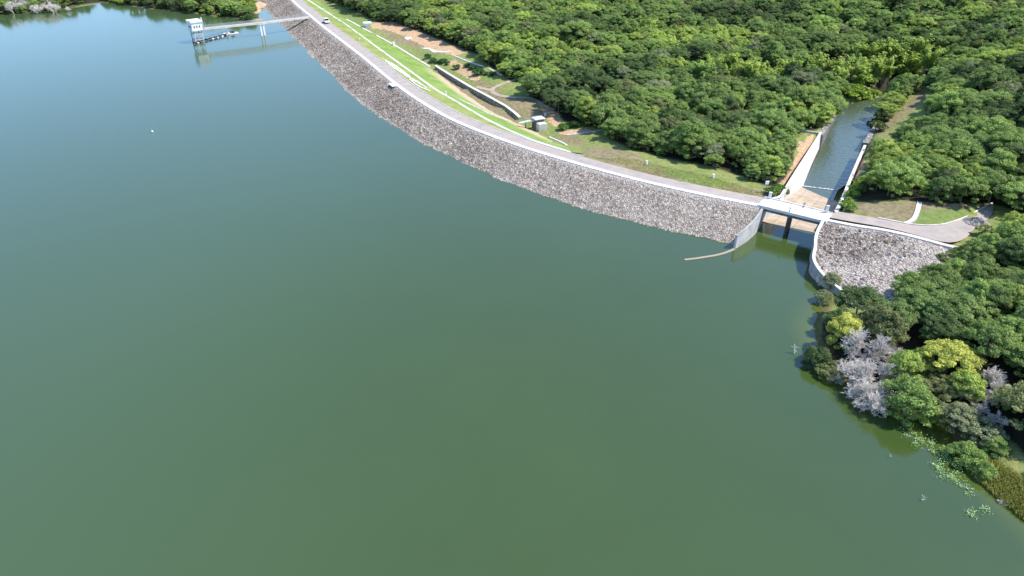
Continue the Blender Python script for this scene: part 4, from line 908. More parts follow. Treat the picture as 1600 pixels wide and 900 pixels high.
# ------------------------------------------------------------------ plants
def leaf_cloud(clumps, n_per, size, seed, flat=0.0, droop=0.0):
    """leaf faces spread through the volume of several clumps; returns V, F and a brightness per face"""
    r = np.random.default_rng(seed); Vs = []; sh = []
    for (c, rad, dens) in clumps:
        n = max(6, int(n_per * dens)); d = r.normal(size=(n, 3)); d /= np.linalg.norm(d, axis=1)[:, None]
        d[:, 2] = np.where(d[:, 2] < -0.25, -d[:, 2] * 0.6, d[:, 2]); rr = 0.45 + 0.58 * r.random(n) ** 0.45
        p = np.array(c) + d * rr[:, None] * np.array(rad)
        nn = d * np.array([1, 1, 1.2]) + r.normal(size=(n, 3)) * 0.50 + np.array([0, 0, 0.55 + flat]); nn /= np.linalg.norm(nn, axis=1)[:, None]
        t = r.normal(size=(n, 3)); t -= nn * (t * nn).sum(1)[:, None]; t /= np.linalg.norm(t, axis=1)[:, None] + 1e-9; b = np.cross(nn, t)
        s = size * (0.6 + 0.8 * r.random(n))[:, None]
        q = np.stack([p - t * s * 0.62, p - b * s * 0.36 + nn * s * 0.08, p + t * s * 0.62, p + b * s * 0.36 + nn * s * 0.08], 1); q[:, :, 2] -= droop * s * 0.3
        Vs.append(q.reshape(-1, 3)); base = r.normal(0, 0.09); sh.append(np.clip(0.5 + base + r.normal(0, 0.17, n), 0.08, 1))
    Vv = np.concatenate(Vs); F = np.arange(len(Vv)).reshape(-1, 4); return Vv, F, np.concatenate(sh)
def crown_mesh(name, clumps, n_per, size, seed, **k):
    Vv, F, sh = leaf_cloud(clumps, n_per, size, seed, **k); me = np_mesh(name, Vv, F, [M['leaf']])
    t = me.attributes.new('leaf_shade', 'FLOAT', 'FACE'); t.data.foreach_set('value', sh.astype(np.float32)); return me
def limb_mesh(name, base_h, clumps, r0, mat, seed):
    m = MB(); r = random.Random(seed); top = Vector((r.uniform(-.2, .2), r.uniform(-.2, .2), base_h)); m.tube((0, 0, -0.8), tuple(top), r0, r0 * 0.7, 7, False)
    for (c, rad, dn) in clumps:
        e = Vector(c); k = top.lerp(e, 0.45) + Vector((0, 0, 0.35 * abs(e.x) * 0.2)); m.tube(tuple(top), tuple(k), r0 * 0.45, r0 * 0.3, 5, False); m.tube(tuple(k), tuple(e), r0 * 0.3, r0 * 0.08, 5, False)
    me = bpy.data.meshes.new(name); me.from_pydata(m.v, [], m.f); me.materials.append(mat); me.update(); return me
def dome_clumps(seed, R, Hh, base, n, cr, jit=0.25):
    """clumps over an uneven dome: R crown radius, Hh crown height, base = height of its lower rim"""
    r = random.Random(seed); out = []; ga = math.pi * (3 - 5 ** 0.5)
    sx, sy = r.uniform(0.85, 1.15), r.uniform(0.85, 1.15)
    for i in range(n):
        t = (i + 0.5) / n; rad = R * math.sqrt(t) * r.uniform(0.8, 1.05) * 0.82; a = i * ga + r.uniform(-0.4, 0.4)
        h = base + Hh * (1 - (rad / R) ** 2) * r.uniform(0.72, 1.08) + r.uniform(-jit, jit)
        k = cr * r.uniform(0.7, 1.25); out.append(((math.cos(a) * rad * sx, math.sin(a) * rad * sy, h), (k, k, k * r.uniform(0.55, 0.8)), (k / cr) ** 2))
    for i in range(max(3, n // 3)):                           # lower skirt
        a = r.uniform(0, 6.28); rad = R * r.uniform(0.35, 0.85); k = cr * r.uniform(0.6, 0.9); out.append(((math.cos(a) * rad, math.sin(a) * rad, base + r.uniform(-1.6, 0.3)), (k, k, k * 0.7), 0.6))
    return out
PROTO = []      # crown mesh, limb mesh, crown radius, height
for k in range(12):
    kind = k % 3; rr = random.Random(100 + k)
    if kind == 0: Rk, Hk, bk, n, cr, npl, ls = 4.8, 2.4, 3.2, 62, 0.85, 190, 0.22          # broad umbrella
    elif kind == 1: Rk, Hk, bk, n, cr, npl, ls = 3.6, 3.6, 2.3, 54, 0.82, 190, 0.21        # round
    else: Rk, Hk, bk, n, cr, npl, ls = 4.1, 2.6, 2.6, 64, 0.66, 130, 0.21                  # tufted, loose
    Rk *= rr.uniform(0.9, 1.12); cl_ = dome_clumps(k, Rk, Hk * rr.uniform(0.85, 1.2), bk, n, cr, 0.55)
    PROTO.append((crown_mesh('crown', cl_, npl, ls, k, flat=0.35 if kind == 0 else 0.1), limb_mesh('trunk', bk * 0.75, cl_[:14], 0.18, M['bark'], k), Rk, bk + Hk))
def dead_mesh(seed, hgt, spread_, depth=5, r0=0.11):
    r = random.Random(seed); m = MB()
    def grow(p, d, l, rad, dep):
        e = p + d * l; k = p.lerp(e, 0.5) + Vector((r.uniform(-1, 1), r.uniform(-1, 1), r.uniform(-1, 1))) * l * 0.08
        m.tube(p, k, rad, rad * 0.8, 3, False); m.tube(k, e, rad * 0.8, rad * 0.6, 3, False)
        if dep == 0: return
        for _ in range(r.choice((3, 4, 4))):
            nd = (d + Vector((r.gauss(0, 1), r.gauss(0, 1), r.gauss(0.18, 0.7))) * spread_).normalized(); grow(k.lerp(e, r.uniform(0.1, 1)), nd, l * r.uniform(0.55, 0.82), max(rad * 0.6, 0.028), dep - 1)
    for _ in range(5):
        a = r.uniform(0, 6.28); grow(Vector((math.cos(a) * 0.5, math.sin(a) * 0.5, -0.5)), Vector((math.cos(a) * 0.5, math.sin(a) * 0.5, 1)).normalized(), hgt * r.uniform(0.22, 0.34), r0, depth)
    me = bpy.data.meshes.new('branches'); me.from_pydata(m.v, [], m.f); me.materials.append(M['dead']); me.update(); return me
DEAD = [dead_mesh(1, 8.0, 0.46, 5, 0.14), dead_mesh(2, 7.4, 0.52, 5, 0.14), dead_mesh(3, 6.4, 0.58, 5, 0.13)]
for me_ in DEAD: me_.update()
TINT = {'dark green': (0.078, 0.118, 0.040), 'deep green': (0.114, 0.168, 0.052), 'mid green': (0.148, 0.213, 0.062), 'fresh green': (0.182, 0.260, 0.070), 'yellow green': (0.245, 0.315, 0.072), 'yellow': (0.37, 0.39, 0.085), 'olive': (0.168, 0.188, 0.074), 'grey green': (0.190, 0.216, 0.115)}
# --- where trees stand
def jit_hex(x0, x1, y0, y1, s, seed):
    r = np.random.default_rng(seed); out = []
    yy = np.arange(y0, y1, s * 0.866)
    for i, y in enumerate(yy):
        xx = np.arange(x0, x1, s) + (s / 2 if i % 2 else 0); out.append(np.stack([xx, np.full(len(xx), y)], 1))
    p = np.concatenate(out); return p + r.uniform(-0.5, 0.5, p.shape) * s
cand = jit_hex(-520, 560, 45, 690, 4.5, 5)
cz = ground_z(cand[:, 0], cand[:, 1]); cu, cvv = PX(cand[:, 0], cand[:, 1], cz)
ok = forest_mask(cu, cvv) & (cz > -3.6) & (cvv > -68) & ~inside(chan_poly, cand[:, 0], cand[:, 1]) & ~inside(chute_poly, cand[:, 0], cand[:, 1])
ok &= ~((cu > 1500) & (cvv > 345) & (cvv < 372) & (cu < 1545))
cand, cz, cu, cvv = cand[ok], cz[ok], cu[ok], cvv[ok]
N0 = len(cand); r_ = np.random.default_rng(21)
patch = fbm(cand[:, 0] * 0.03, cand[:, 1] * 0.03, 31, 3) + r_.normal(0, 0.075, N0)
kindf = fbm(cand[:, 0] * 0.03, cand[:, 1] * 0.03, 77, 2)
names = list(TINT)
def pick(p, q):
    if q < 0.025: return 'grey green'
    if q < 0.07: return 'olive'
    if q > 0.975: return 'yellow green'
    return 'dark green' if p < 0.31 else 'deep green' if p < 0.40 else 'mid green' if p < 0.51 else 'fresh green' if p < 0.64 else 'yellow green'
patch = patch - 0.04 * (inside(F3, cu, cvv) & (cvv < 540)) - 0.05 * (inside(F12, cu, cvv) & (cvv > 200) & (cu < 1200))
tint_n = [pick(a, b) for a, b in zip(patch, r_.random(N0))]
var = (np.clip(kindf * 12 + r_.normal(0, 2.2, N0), 0, 11.99)).astype(int)
sc = np.clip(r_.normal(0.88, 0.25, N0), 0.48, 1.7)
sc = np.where(inside(F4, cu, cvv) | inside(F5, cu, cvv), sc * 0.8, sc)
sc = np.where(inside(F3, cu, cvv), np.clip(sc, 0.6, 1.12), sc)
edge_d = np.minimum(dist_line(cu, cvv, F12[1:45]), 99)
rot = r_.uniform(0, 6.28, N0); zs = r_.uniform(0.85, 1.2, N0)

def add_tree(x, y, z, proto, s, szz, rz, tint, label, group, name='broadleaf_tree', cat='tree', sparse=None):
    r = root(name, (x, y, z), label, cat, group, rz); r.scale = (s, s, s * szz)
    c = link('crown', PROTO[proto][0], r); c.color = (*tint, 1); t = link('trunk', PROTO[proto][1], r); return r
# --- trees with a look of their own on the near right bank: crown centre in the survey, width in metres
special = [(1345, 472, 9.5, 'dark green', 0, 'big dark green spreading tree at the lower corner of the right riprap'), (1318, 497, 6.0, 'deep green', 1, 'dark tree just right of the yellow tree at the water'),
 (1322, 516, 7.5, 'yellow', 4, 'slender yellow tree at the water edge left of the grey dead trees'), (1282, 545, 6.0, 'dark green', 7, 'low dark bush leaning over the water below the yellow tree'), (1302, 572, 6.0, 'olive', 5, 'low olive thicket with bare white twigs at the shore point'),
 (1415, 572, 6.8, 'yellow green', 4, 'bright yellow green tree right of the grey dead trees'), (1424, 616, 8.5, 'fresh green', 1, 'bright green rounded tree overhanging the bay shore'), (1442, 560, 5.0, 'yellow green', 1, 'small lime tree left of the pale yellow crown'),
 (1488, 560, 10.5, 'yellow', 3, 'broad pale yellow crown in the middle of the near right bank'), (1470, 606, 7.5, 'olive', 5, 'olive brown tree below the pale yellow crown'), (1508, 604, 7.0, 'yellow green', 4, 'lime green tree right of the olive brown tree'),
 (1500, 652, 6.5, 'grey green', 2, 'grey green half bare tree above the shaded bay'), (1548, 668, 6.5, 'grey green', 8, 'grey green half bare tree above the round shore bush'), (1575, 620, 5.5, 'yellow green', 5, 'lime tufted tree beside the bluish dead tree'),
 (1518, 697, 6.0, 'fresh green', 1, 'round bright green bush standing alone on the grassy point'), (1560, 690, 4.5, 'fresh green', 4, 'small green bush between the round bush and the dark trees'), (1545, 727, 3.6, 'fresh green', 7, 'smallest vivid green bush on the dry grass of the point'),
 (1300, 437, 4.6, 'grey green', 8, 'thin pale half bare tree in front of the bent retaining wall'), (1288, 462, 4.2, 'grey green', 5, 'thin grey green sapling in the water below the bent wall'), (1455, 640, 4.2, 'yellow green', 1, 'small lime bush at the waterline of the bay'), (1398, 492, 8.5, 'deep green', 0, 'deep green tree behind the big dark spreading tree'),
 (1310, 425, 3.6, 'yellow green', 5, 'sparse yellow green scrub growing on the riprap by the bent wall')]
taken = []
for (u, v, w, tn, pr, lab) in special:
    s = w / (2 * PROTO[pr][2]); hgt = PROTO[pr][3] * s * 0.7; p = P(u, v, 1.0 + hgt)
    for _ in range(4): z = max(-0.25, gz1(p.x, p.y)); p = P(u, v, z + hgt)
    z = max(-0.25, gz1(p.x, p.y)); taken.append((p.x, p.y, w / 2))
    low = 'bush' in lab or 'scrub' in lab or 'thicket' in lab
    add_tree(p.x, p.y, z - (0.35 * PROTO[pr][3] * s if low else 0), pr, s, 1.0, random.uniform(0, 6.28), TINT[tn], lab, 'trees and bushes of the near right bank', 'bush' if low else 'broadleaf_tree', 'bush' if low else 'tree')
dead_spots = [(1378, 545, 0.7, 2, 'grey dead tree right beside the tallest bleached crown'), (1346, 548, 0.7, 2, 'bleached dead tree between the yellow tree and the tallest bleached crown'), (1366, 622, 0.75, 0, 'bleached dead tree at the waterline between the two dead shrubs'), (1396, 588, 0.55, 1, 'small grey dead tree against the bright yellow green tree'), (1362, 538, 1.0, 0, 'tall bleached dead tree crown highest of the grey cluster at the shore'), (1343, 572, 0.85, 1, 'grey dead tree at the left of the bleached cluster'), (1352, 612, 0.8, 2, 'bleached dead tree dipping into the lake at the cluster foot'), (1386, 616, 0.75, 1, 'bleached dead shrub at the waterline right of the cluster foot'), (1396, 556, 0.6, 2, 'small brownish dead tree right of the bleached cluster'), (1372, 580, 0.8, 0, 'dead grey tree in the middle of the bleached cluster'),
 (1532, 612, 0.75, 1, 'bluish grey dead tree left of the lime tufted tree'), (1560, 604, 0.75, 0, 'bluish grey dead tree on the right above the half bare trees'), (1520, 655, 0.6, 2, 'grey dead shrub between the half bare trees'), (1548, 640, 0.7, 2, 'grey dead tree among the half bare trees'),
 (1306, 588, 0.42, 2, 'low tangle of white dead twigs on the shore point'), (1292, 440, 0.5, 1, 'thin grey dead sapling beside the bent retaining wall'), (1568, 782, 0.2, 2, 'low grey dead shrub in the reeds at the bottom right')]
def add_dead(x, y, z, k, s, label, group, tone=None):
    r = root('dead_tree', (x, y, z), label, 'dead tree', group, random.uniform(0, 6.28)); r.scale = (s, s, s); o = link('branches', DEAD[k], r); return r
for (u, v, s, k, lab) in dead_spots:
    p = P(u, v, 3.0)
    for _ in range(4): z = max(-0.3, gz1(p.x, p.y)); p = P(u, v, z + 3.4 * s)
    add_dead(p.x, p.y, max(-0.3, gz1(p.x, p.y)), k, s * 1.05, lab, 'dead trees of the near right bank'); taken.append((p.x, p.y, 2.6 * s))
far_dead = [(22, 15, 'leftmost'), (38, 12, 'second from left'), (58, 14, 'third from left'), (76, 9, 'fourth from left'), (84, 13, 'fifth from left'), (106, 11, 'rightmost, smallest')]
for i, (u, v, w) in enumerate(far_dead):
    p = P(u, v, 2.2); z = max(0, gz1(p.x, p.y)); add_dead(p.x, p.y, z, i % 3, 1.15 if i < 5 else 0.6, 'grey dead shrub on the far left shore, %s of the six' % w, 'dead shrubs of the far left shore')
# --- choose the ones that show largest
tk = np.array(taken); free = np.ones(N0, bool)
for (x, y, rad) in taken: free &= np.hypot(cand[:, 0] - x, cand[:, 1] - y) > rad * 0.75 + 1.4
near_wing = inside([(1286, 340), (1530, 385), (1514, 410), (1456, 446), (1400, 474), (1310, 486), (1268, 480), (1268, 380)], cu, cvv); free &= ~near_wing
wl2 = [(p.x, p.y) for p in wallR_top]; free &= ~((dist_line(cand[:, 0], cand[:, 1], wl2) < 5.2 * sc + 0.8))
free &= dist_line(cand[:, 0], cand[:, 1], [(p.x, p.y) for p in wallL_top]) > 3.8 * sc
dist = np.sqrt(cand[:, 0] ** 2 + cand[:, 1] ** 2 + (cz - H) ** 2); size = sc / dist; vis = (cu > -20) & (cu < 1640) & (cvv > -5) & (cvv < 960)
edge_bonus = np.where(edge_d < 9, 1.35, 1.0)
score = np.where(vis & free, size * edge_bonus, 0); order = np.argsort(-score); NI = 300 - len(special)
ind = np.zeros(N0, bool); ind[order[:NI]] = True
def zone(u, v, x, y):
    if inside(F3, u, v):
        if float(dist_line(np.array([x]), np.array([y]), shoreR)[0]) < 7: return 'at the water edge, near right bank'
        if u < 1420 and v < 520: return 'below the right riprap corner'
        if v < 420: return 'beside the gravel heap at the road end'
        if v < 470: return 'just below the road end'
        if v < 520: return 'in the near bank upper canopy' if u < 1520 else 'at the right picture edge'
        if v < 590: return 'in the near bank middle canopy' if u < 1540 else 'at the right edge, lower bank'
        return 'above the grassy point'
    if u > 1300 and v > 205:
        if u < 1375: return 'along the right chute wall'
        if v > 285: return 'behind the roadside grass cut'
        if v > 245: return 'in the canopy right of the channel' if u < 1480 else 'above the abutment road'
        return 'on the slope right of the channel'
    if u > 1300: return 'near the bare earth bank of the channel'
    if u > 1180: return 'beside the left chute wall'
    if v > 235: return 'along the near grass strip' if u < 1090 else 'at the forest edge nearest the bridge'
    if u > 1000: return 'behind the near forest edge'
    if u > 860: return 'behind the outlet structure'
    if u > 740: return 'beside the dirt path'
    return 'above the orange earth'
form = {0: 'broad', 1: 'rounded', 2: 'tufted'}
lab_n = {}; made = []
for i in np.where(ind)[0]:
    z_ = zone(cu[i], cvv[i], cand[i, 0], cand[i, 1]); h = 'large ' if sc[i] > 1.12 else 'small ' if sc[i] < 0.84 else ''
    key = '%s%s %s tree %s' % (h, form[var[i] % 3], tint_n[i], z_); lab_n.setdefault(key, []).append(i); made.append((i, key, z_))
ordn = {2: ['left', 'right'], 3: ['leftmost', 'middle', 'rightmost']}
for i, key, z_ in made:
    g = sorted(lab_n[key], key=lambda q: cu[q]); lab = key
    if len(g) == 2: lab = key + ', %s one' % ordn[2][g.index(i)]
    elif len(g) == 3: lab = key + ', %s of three' % ordn[3][g.index(i)]
    tn = TINT[tint_n[i]]; j = random.uniform(0.85, 1.15)
    add_tree(cand[i, 0], cand[i, 1], cz[i], int(var[i]), float(sc[i]), float(zs[i]), float(rot[i]), tuple(x * j for x in tn), lab, 'trees ' + z_)
# --- the rest of the forest: one object of instances
rest = np.where(free & ~ind)[0]
protos_obj = []
seen = {}
for o in list(COL.objects):
    if o.name.startswith('crown') and o.data not in seen: seen[o.data] = o
trunk_of = {}
for o in list(COL.objects):
    if o.name.startswith('trunk') and o.data not in trunk_of: trunk_of[o.data] = o
for (cm, tm, _, _) in PROTO:
    if cm in seen: protos_obj.append((seen[cm], trunk_of[tm]))
fme = bpy.data.meshes.new('forest'); fme.from_pydata([(float(cand[i, 0]), float(cand[i, 1]), float(cz[i])) for i in rest], [], [])
def fattr(n, t, vals, key='value'):
    a = fme.attributes.new(n, t, 'POINT'); a.data.foreach_set(key, np.asarray(vals).ravel())
jt = np.clip(r_.normal(1, 0.12, len(rest)), 0.7, 1.35)
fattr('tint', 'FLOAT_COLOR', np.array([(*(x * q for x in TINT[tint_n[i]]), 1.0) for i, q in zip(rest, jt)], np.float32), 'color')
fattr('vidx', 'INT', (var[rest] % len(protos_obj)).astype(np.int32))
fattr('rotz', 'FLOAT_VECTOR', np.stack([np.zeros(len(rest)), np.zeros(len(rest)), rot[rest]], 1).astype(np.float32), 'vector')
fattr('size', 'FLOAT_VECTOR', np.stack([sc[rest], sc[rest], sc[rest] * zs[rest]], 1).astype(np.float32), 'vector')
forest = link('forest', fme); set_props(forest, 'dense green forest canopy covering the valley beyond the dam and the far shores', 'forest', kind='stuff')
ng = bpy.data.node_groups.new('forest_instances', 'GeometryNodeTree'); ng.interface.new_socket('Geometry', in_out='INPUT', socket_type='NodeSocketGeometry'); ng.interface.new_socket('Geometry', in_out='OUTPUT', socket_type='NodeSocketGeometry')
gi = ng.nodes.new('NodeGroupInput'); go = ng.nodes.new('NodeGroupOutput'); jn = ng.nodes.new('GeometryNodeJoinGeometry'); lk = ng.links.new
for (c, t) in protos_obj:
    a = ng.nodes.new('GeometryNodeObjectInfo'); a.inputs['Object'].default_value = c; b = ng.nodes.new('GeometryNodeObjectInfo'); b.inputs['Object'].default_value = t
    rm = ng.nodes.new('GeometryNodeReplaceMaterial'); rm.inputs['Old'].default_value = M['leaf']; rm.inputs['New'].default_value = M['leaf_forest']; lk(a.outputs['Geometry'], rm.inputs['Geometry'])
    j2 = ng.nodes.new('GeometryNodeJoinGeometry'); lk(rm.outputs[0], j2.inputs[0]); lk(b.outputs['Geometry'], j2.inputs[0])
    g2 = ng.nodes.new('GeometryNodeGeometryToInstance'); lk(j2.outputs[0], g2.inputs[0]); lk(g2.outputs[0], jn.inputs[0])
ip = ng.nodes.new('GeometryNodeInstanceOnPoints'); lk(gi.outputs[0], ip.inputs['Points']); lk(jn.outputs[0], ip.inputs['Instance']); ip.inputs['Pick Instance'].default_value = True
def named(n, t):
    x = ng.nodes.new('GeometryNodeInputNamedAttribute'); x.data_type = t; x.inputs['Name'].default_value = n; return x.outputs['Attribute']
lk(named('vidx', 'INT'), ip.inputs['Instance Index']); lk(named('rotz', 'FLOAT_VECTOR'), ip.inputs['Rotation']); lk(named('size', 'FLOAT_VECTOR'), ip.inputs['Scale'])
lk(ip.outputs[0], go.inputs[0]); md = forest.modifiers.new('instances', 'NODES'); md.node_group = ng
print('trees: individuals', int(ind.sum()), 'rest', len(rest))

# --- bamboo clumps along the creek
def bamboo_mesh(seed):
    r = np.random.default_rng(seed); Vv = []; Fs = []; sh = []
    for c in range(26):
        a = r.uniform(0, 6.28); lean = r.uniform(0.15, 0.75); hh = r.uniform(5.5, 9.5); b0 = r.normal(0, 0.7, 2)
        tt = np.linspace(0.35, 1, 22)
        for t in tt:
            px = b0[0] + math.cos(a) * lean * hh * 0.55 * t ** 2.2; py = b0[1] + math.sin(a) * lean * hh * 0.55 * t ** 2.2; pz = hh * (t - 0.22 * lean * t ** 3)
            for q in range(4):
                b = r.uniform(0, 6.28); l = r.uniform(0.7, 1.2); d = np.array([math.cos(b), math.sin(b), -0.35]); w = np.array([-math.sin(b), math.cos(b), 0.1]) * 0.17; p = np.array([px, py, pz]); k = len(Vv)
                Vv += [p, p + d * l * 0.45 + w, p + d * l, p + d * l * 0.45 - w]; Fs.append((k, k + 1, k + 2, k + 3)); sh.append(np.clip(r.normal(0.55, 0.16), 0.05, 1))
    me = np_mesh('fronds', np.array(Vv), np.array(Fs), [M['leaf']]); t = me.attributes.new('leaf_shade', 'FLOAT', 'FACE'); t.data.foreach_set('value', np.array(sh, np.float32)); return me
def culm_mesh(seed):
    m = MB(); r = random.Random(seed)
    for c in range(12): a = r.uniform(0, 6.28); m.tube((r.gauss(0, .6), r.gauss(0, .6), -0.5), (math.cos(a) * 1.2, math.sin(a) * 1.2, r.uniform(4, 6)), 0.09, 0.05, 5, False)
    me = bpy.data.meshes.new('culms'); me.from_pydata(m.v, [], m.f); me.materials.append(M['log']); me.update(); return me
BAM = [bamboo_mesh(1), bamboo_mesh(2), bamboo_mesh(3)]; CUL = culm_mesh(5)
bam_spots = [(1100, 118), (1136, 114), (1174, 122), (1204, 118), (1268, 114), (1308, 122), (1344, 118), (1380, 120), (1092, 112), (1110, 108), (1128, 104), (1146, 106), (1165, 112), (1185, 118), (1222, 108), (1240, 104), (1258, 102), (1276, 104), (1296, 108), (1316, 110), (1332, 84), (1348, 82), (1364, 86), (1380, 84), (1336, 104), (1352, 108), (1370, 110), (1388, 104), (1402, 84), (1420, 80), (1436, 82), (1452, 88), (1410, 100), (1430, 104)]
for i, (u, v) in enumerate(bam_spots):
    p = P(u, v, 5.0); z = gz1(p.x, p.y); p = P(u, v, z + 5.5); z = gz1(p.x, p.y)
    grp = 'on the left of the creek' if u < 1200 else 'left of the creek bend' if u < 1325 else 'at the creek bend behind the channel' if u < 1395 else 'right of the creek bend'
    same = [q for q in bam_spots if (q[0] < 1200, q[0] < 1325, q[0] < 1395) == (u < 1200, u < 1325, u < 1395)]; k = sorted(same).index((u, v)); nw = ['first', 'second', 'third', 'fourth', 'fifth', 'sixth', 'seventh', 'eighth', 'ninth', 'tenth', 'eleventh'][k]
    r = root('bamboo_clump', (p.x, p.y, z), 'feathery light green bamboo clump %s, %s from the left' % (grp, nw), 'bamboo', 'bamboo clumps along the creek', random.uniform(0, 6.28)); s = random.uniform(1.05, 1.5); r.scale = (s, s, s)
    o = link('fronds', BAM[i % 3], r); o.color = (0.205, 0.275, 0.05, 1) if i % 4 else (0.155, 0.235, 0.05, 1); link('culms', CUL, r)

# --- low shrubs on the grass, by the channel end and on the banks
def shrub_mesh(seed): return crown_mesh('foliage', dome_clumps(seed, 1.3, 0.9, 0.35, 9, 0.62, 0.15), 70, 0.34, seed)
def stem_mesh(seed):
    m = MB(); r = random.Random(seed)
    for k in range(6): a = r.uniform(0, 6.28); m.tube((0, 0, -0.3), (math.cos(a) * 0.8, math.sin(a) * 0.8, 0.9), 0.05, 0.02, 4, False)
    me = bpy.data.meshes.new('stems'); me.from_pydata(m.v, [], m.f); me.materials.append(M['bark']); me.update(); return me
SHR = [shrub_mesh(k) for k in (11, 12, 13)]; STM = stem_mesh(3)
shr = []
def shrubs(lst, where, tint, s0, s1, sq=False):
    for i, (u, v) in enumerate(sorted(lst)):
        p = P(u, v, 1.0)
        for _ in range(3): p = P(u, v, gz1(p.x, p.y) + 0.3)
        nw = ['first', 'second', 'third', 'fourth', 'fifth', 'sixth', 'seventh', 'eighth', 'ninth', 'tenth', 'eleventh', 'twelfth', 'thirteenth', 'fourteenth'][i]
        r = root('shrub', (p.x, p.y, gz1(p.x, p.y)), '%s, %s from the left' % (where, nw), 'shrub', where.split(' ', 1)[1] + ' row', random.uniform(0, 6.28)); s = random.uniform(s0, s1); r.scale = (s, s, s * random.uniform(0.8, 1.2))
        o = link('foliage', SHR[i % 3], r); o.color = (*tint, 1); link('stems', STM, r)
shrubs([(668, 90), (676, 92), (684, 95), (692, 97), (699, 100), (713, 107), (729, 104), (738, 107), (750, 113), (760, 115), (744, 116), (770, 116)], 'dark low shrub on the slope above the toe wall', (0.045, 0.10, 0.03), 0.9, 1.5)
shrubs([(1316, 172), (1326, 166), (1338, 163), (1350, 160), (1328, 154), (1340, 150), (1352, 148), (1362, 154), (1318, 160)], 'bright lime shrub at the head of the channel', (0.15, 0.23, 0.03), 1.6, 2.4)
shrubs([(1366, 196), (1378, 188), (1384, 178), (1372, 204)], 'olive shrub on the right bank of the channel', (0.075, 0.10, 0.03), 1.5, 2.2)
shrubs([(1322, 318), (1330, 308), (1326, 328), (1336, 300), (1342, 290)], 'bright shrub outside the right chute wall', (0.11, 0.18, 0.03), 1.0, 1.6)
shrubs([(1216, 300), (1205, 302), (1226, 288), (1234, 300)], 'green shrub below the trees by the left chute wall', (0.07, 0.13, 0.025), 1.0, 1.6)
shrubs([(890, 198), (900, 197), (912, 195), (924, 194), (880, 202)], 'green shrub on the grass right of the outlet', (0.08, 0.16, 0.03), 0.9, 1.4)
shrubs([(1492, 398), (1506, 392), (1520, 382), (1474, 406), (1540, 366)], 'dusty shrub at the edge of the road end', (0.15, 0.18, 0.06), 0.8, 1.5)
shrubs([(176, 4), (185, 5), (192, 6.5), (300, 17), (318, 21), (345, 25), (384, 30)], 'yellow green shrub on the far shore left of the footbridge', (0.14, 0.19, 0.035), 1.4, 2.2)

# --- water plants, snags, reeds, gravel heap
def sprig_mesh(seed):
    r = np.random.default_rng(seed); Vv = []; Fs = []
    for k in range(26):
        c = np.r_[r.normal(0, 0.5, 2), r.uniform(0.02, 0.35)]; a = r.uniform(0, 6.28); l = r.uniform(0.12, 0.28); d = np.array([math.cos(a), math.sin(a), r.uniform(0.0, 1.2)]); w = np.array([-math.sin(a), math.cos(a), 0]) * l * 0.4; q = len(Vv)
        Vv += [c, c + d * l * 0.5 + w, c + d * l, c + d * l * 0.5 - w]; Fs.append((q, q + 1, q + 2, q + 3))
    me = np_mesh('water_plant', np.array(Vv), np.array(Fs), [M['leaf']]); t = me.attributes.new('leaf_shade', 'FLOAT', 'FACE'); t.data.foreach_set('value', np.clip(r.normal(0.6, 0.15, len(Fs)), 0, 1).astype(np.float32)); return me
SPR = [sprig_mesh(k) for k in (1, 2, 3, 4)]
line_w = [(1408, 662), (1414, 668), (1422, 678), (1432, 684), (1440, 688), (1448, 694), (1454, 700), (1462, 706), (1472, 710), (1480, 714), (1486, 722)]
sp = []
for (u, v) in line_w:
    for k in range(3): sp.append((u + random.gauss(0, 5.0), v + random.gauss(0, 4.6)))
for (u, v, n) in [(1464, 728, 3), (1468, 736, 3), (1484, 744, 5), (1492, 750, 3), (1500, 760, 2), (1514, 769, 3), (1516, 804, 3), (1538, 797, 2), (1474, 746, 2), (1494, 734, 2)]:
    for k in range(n): sp.append((u + random.gauss(0, 2.4), v + random.gauss(0, 2.4)))
for i, (u, v) in enumerate(sp):
    p = P(u, v, 0.02); o = bpy.data.objects.new('water_plant', SPR[i % 4]); COL.objects.link(o); o.location = p; o.rotation_euler = (0, 0, random.uniform(0, 6.28)); s = random.uniform(0.5, 0.95); o.scale = (s, s, s); o.color = (0.25, 0.36, 0.15, 1)
    set_props(o, 'pale green leafy water plant in the drift line off the grassy point' if u < 1492 and v < 726 else 'scattered pale green water plant in open water off the grassy point', 'water plant', 'water plants off the grassy point')
def snag(u, v, s, label, seed):
    p = P(u, v, 0); m = MB(); r = random.Random(seed); e = p + Vector((r.uniform(-.5, .3), 0.2, 1.9 * s)); m.tube(p - Vector((0, 0, 0.5)), e, 0.13 * s, 0.06 * s, 5)
    for k in range(4): a = r.uniform(0, 6.28); b = p.lerp(e, r.uniform(.3, .9)); m.tube(b, b + Vector((math.cos(a) * 0.8 * s, math.sin(a) * 0.8 * s, r.uniform(0.1, 0.7) * s)), 0.05 * s, 0.02, 4)
    o = m.build('snag', M['dead']); set_props(o, label, 'snag')
snag(1242, 552, 1.0, 'lone pale snag standing in the water off the yellow tree', 1); snag(1440, 783, 0.45, 'small drowned twig breaking the water near the bottom right', 2); snag(1391, 715, 0.25, 'faint drowned twig left of the water plants', 5)
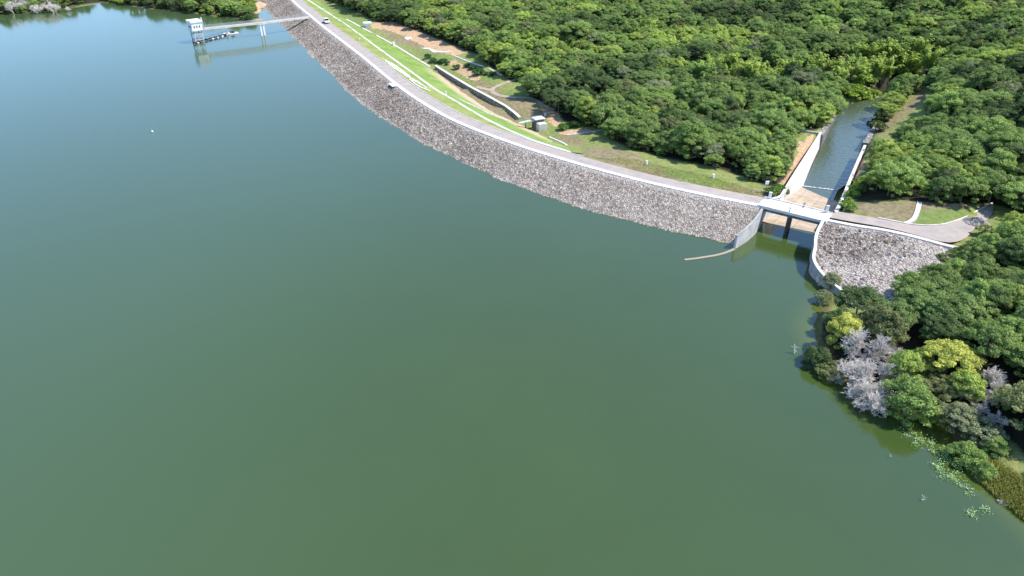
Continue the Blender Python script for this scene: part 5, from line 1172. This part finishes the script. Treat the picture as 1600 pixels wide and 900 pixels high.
def blades(name, poly, n, hgt, label, cols, z0=1.0):
    w = [P(u, v, z0) for u, v in poly]; xs = [p.x for p in w]; ys = [p.y for p in w]; r = np.random.default_rng(9)
    q = np.stack([r.uniform(min(xs), max(xs), n * 3), r.uniform(min(ys), max(ys), n * 3)], 1); q = q[inside([tuple(p) for p in w], q[:, 0], q[:, 1])][:n]; z = np.maximum(ground_z(q[:, 0], q[:, 1]), -0.2); n = len(q)
    a = r.uniform(0, 6.28, n); h = hgt * r.uniform(0.5, 1.2, n); d = np.stack([np.cos(a), np.sin(a)], 1); wv_ = np.stack([-d[:, 1], d[:, 0]], 1) * 0.05; b = np.c_[q, z - 0.1]; lean = r.uniform(0.2, 0.9, n)[:, None]
    p0 = b + np.c_[wv_, np.zeros(n)]; p1 = b - np.c_[wv_, np.zeros(n)]; p2 = b + np.c_[d * lean * h[:, None] * 0.6 - wv_ * 0.6, h]; p3 = b + np.c_[d * lean * h[:, None] * 0.6 + wv_ * 0.6, h]
    me = np_mesh(name, np.stack([p0, p1, p2, p3], 1).reshape(-1, 3), np.arange(n * 4).reshape(-1, 4), [M['leaf']]); t = me.attributes.new('leaf_shade', 'FLOAT', 'FACE'); t.data.foreach_set('value', np.clip(r.normal(0.5, 0.22, n), 0, 1).astype(np.float32))
    o = link(name, me); o.color = (*cols, 1); set_props(o, label, 'grass', kind='stuff')
blades('reed_grass', [(1503, 722), (1520, 716), (1545, 722), (1575, 745), (1606, 770), (1640, 810), (1620, 820), (1598, 806), (1560, 774), (1530, 748)], 15000, 0.9, 'straw coloured reeds along the grassy point at the bottom right', (0.25, 0.26, 0.085), 0.5)
blades('roadside_grass', [(930, 246), (1000, 252), (1060, 264), (1150, 286), (1196, 304), (1184, 306), (1110, 295), (1000, 268)], 9000, 0.3, 'rough green grass strip between the near dam road and the forest', (0.27, 0.29, 0.10), 5)
blades('rough_grass', [(640, 74), (700, 92), (770, 120), (800, 160), (850, 175), (862, 205), (930, 215), (940, 235), (900, 232), (812, 185), (735, 136), (670, 100)], 9000, 0.4, 'rough grass on the ground between the dam toe and the forest', (0.23, 0.28, 0.09), 1)
hp = P(1526, 346, 5.8); m = MB(); r = random.Random(4); hv = []
gr_ = 26
for a in range(gr_):
    for b in range(gr_):
        x = (a / (gr_ - 1) - .5) * 2; y = (b / (gr_ - 1) - .5) * 2; d = math.hypot(x, y); h = max(0, 1 - d) ** 0.8 * 1.3 * r.uniform(0.6, 1.15) if d < 1 else 0
        hv.append((hp.x + x * 2.9, hp.y + y * 2.6, 5.5 + h + (0.0 if d < 1 else -0.1)))
m.add(hv, [(i * gr_ + j, i * gr_ + j + 1, (i + 1) * gr_ + j + 1, (i + 1) * gr_ + j) for i in range(gr_ - 1) for j in range(gr_ - 1)]); o = m.build('gravel_heap', M['masonry']); set_props(o, 'dark grey heap of gravel and cut brush at the road end', 'heap')
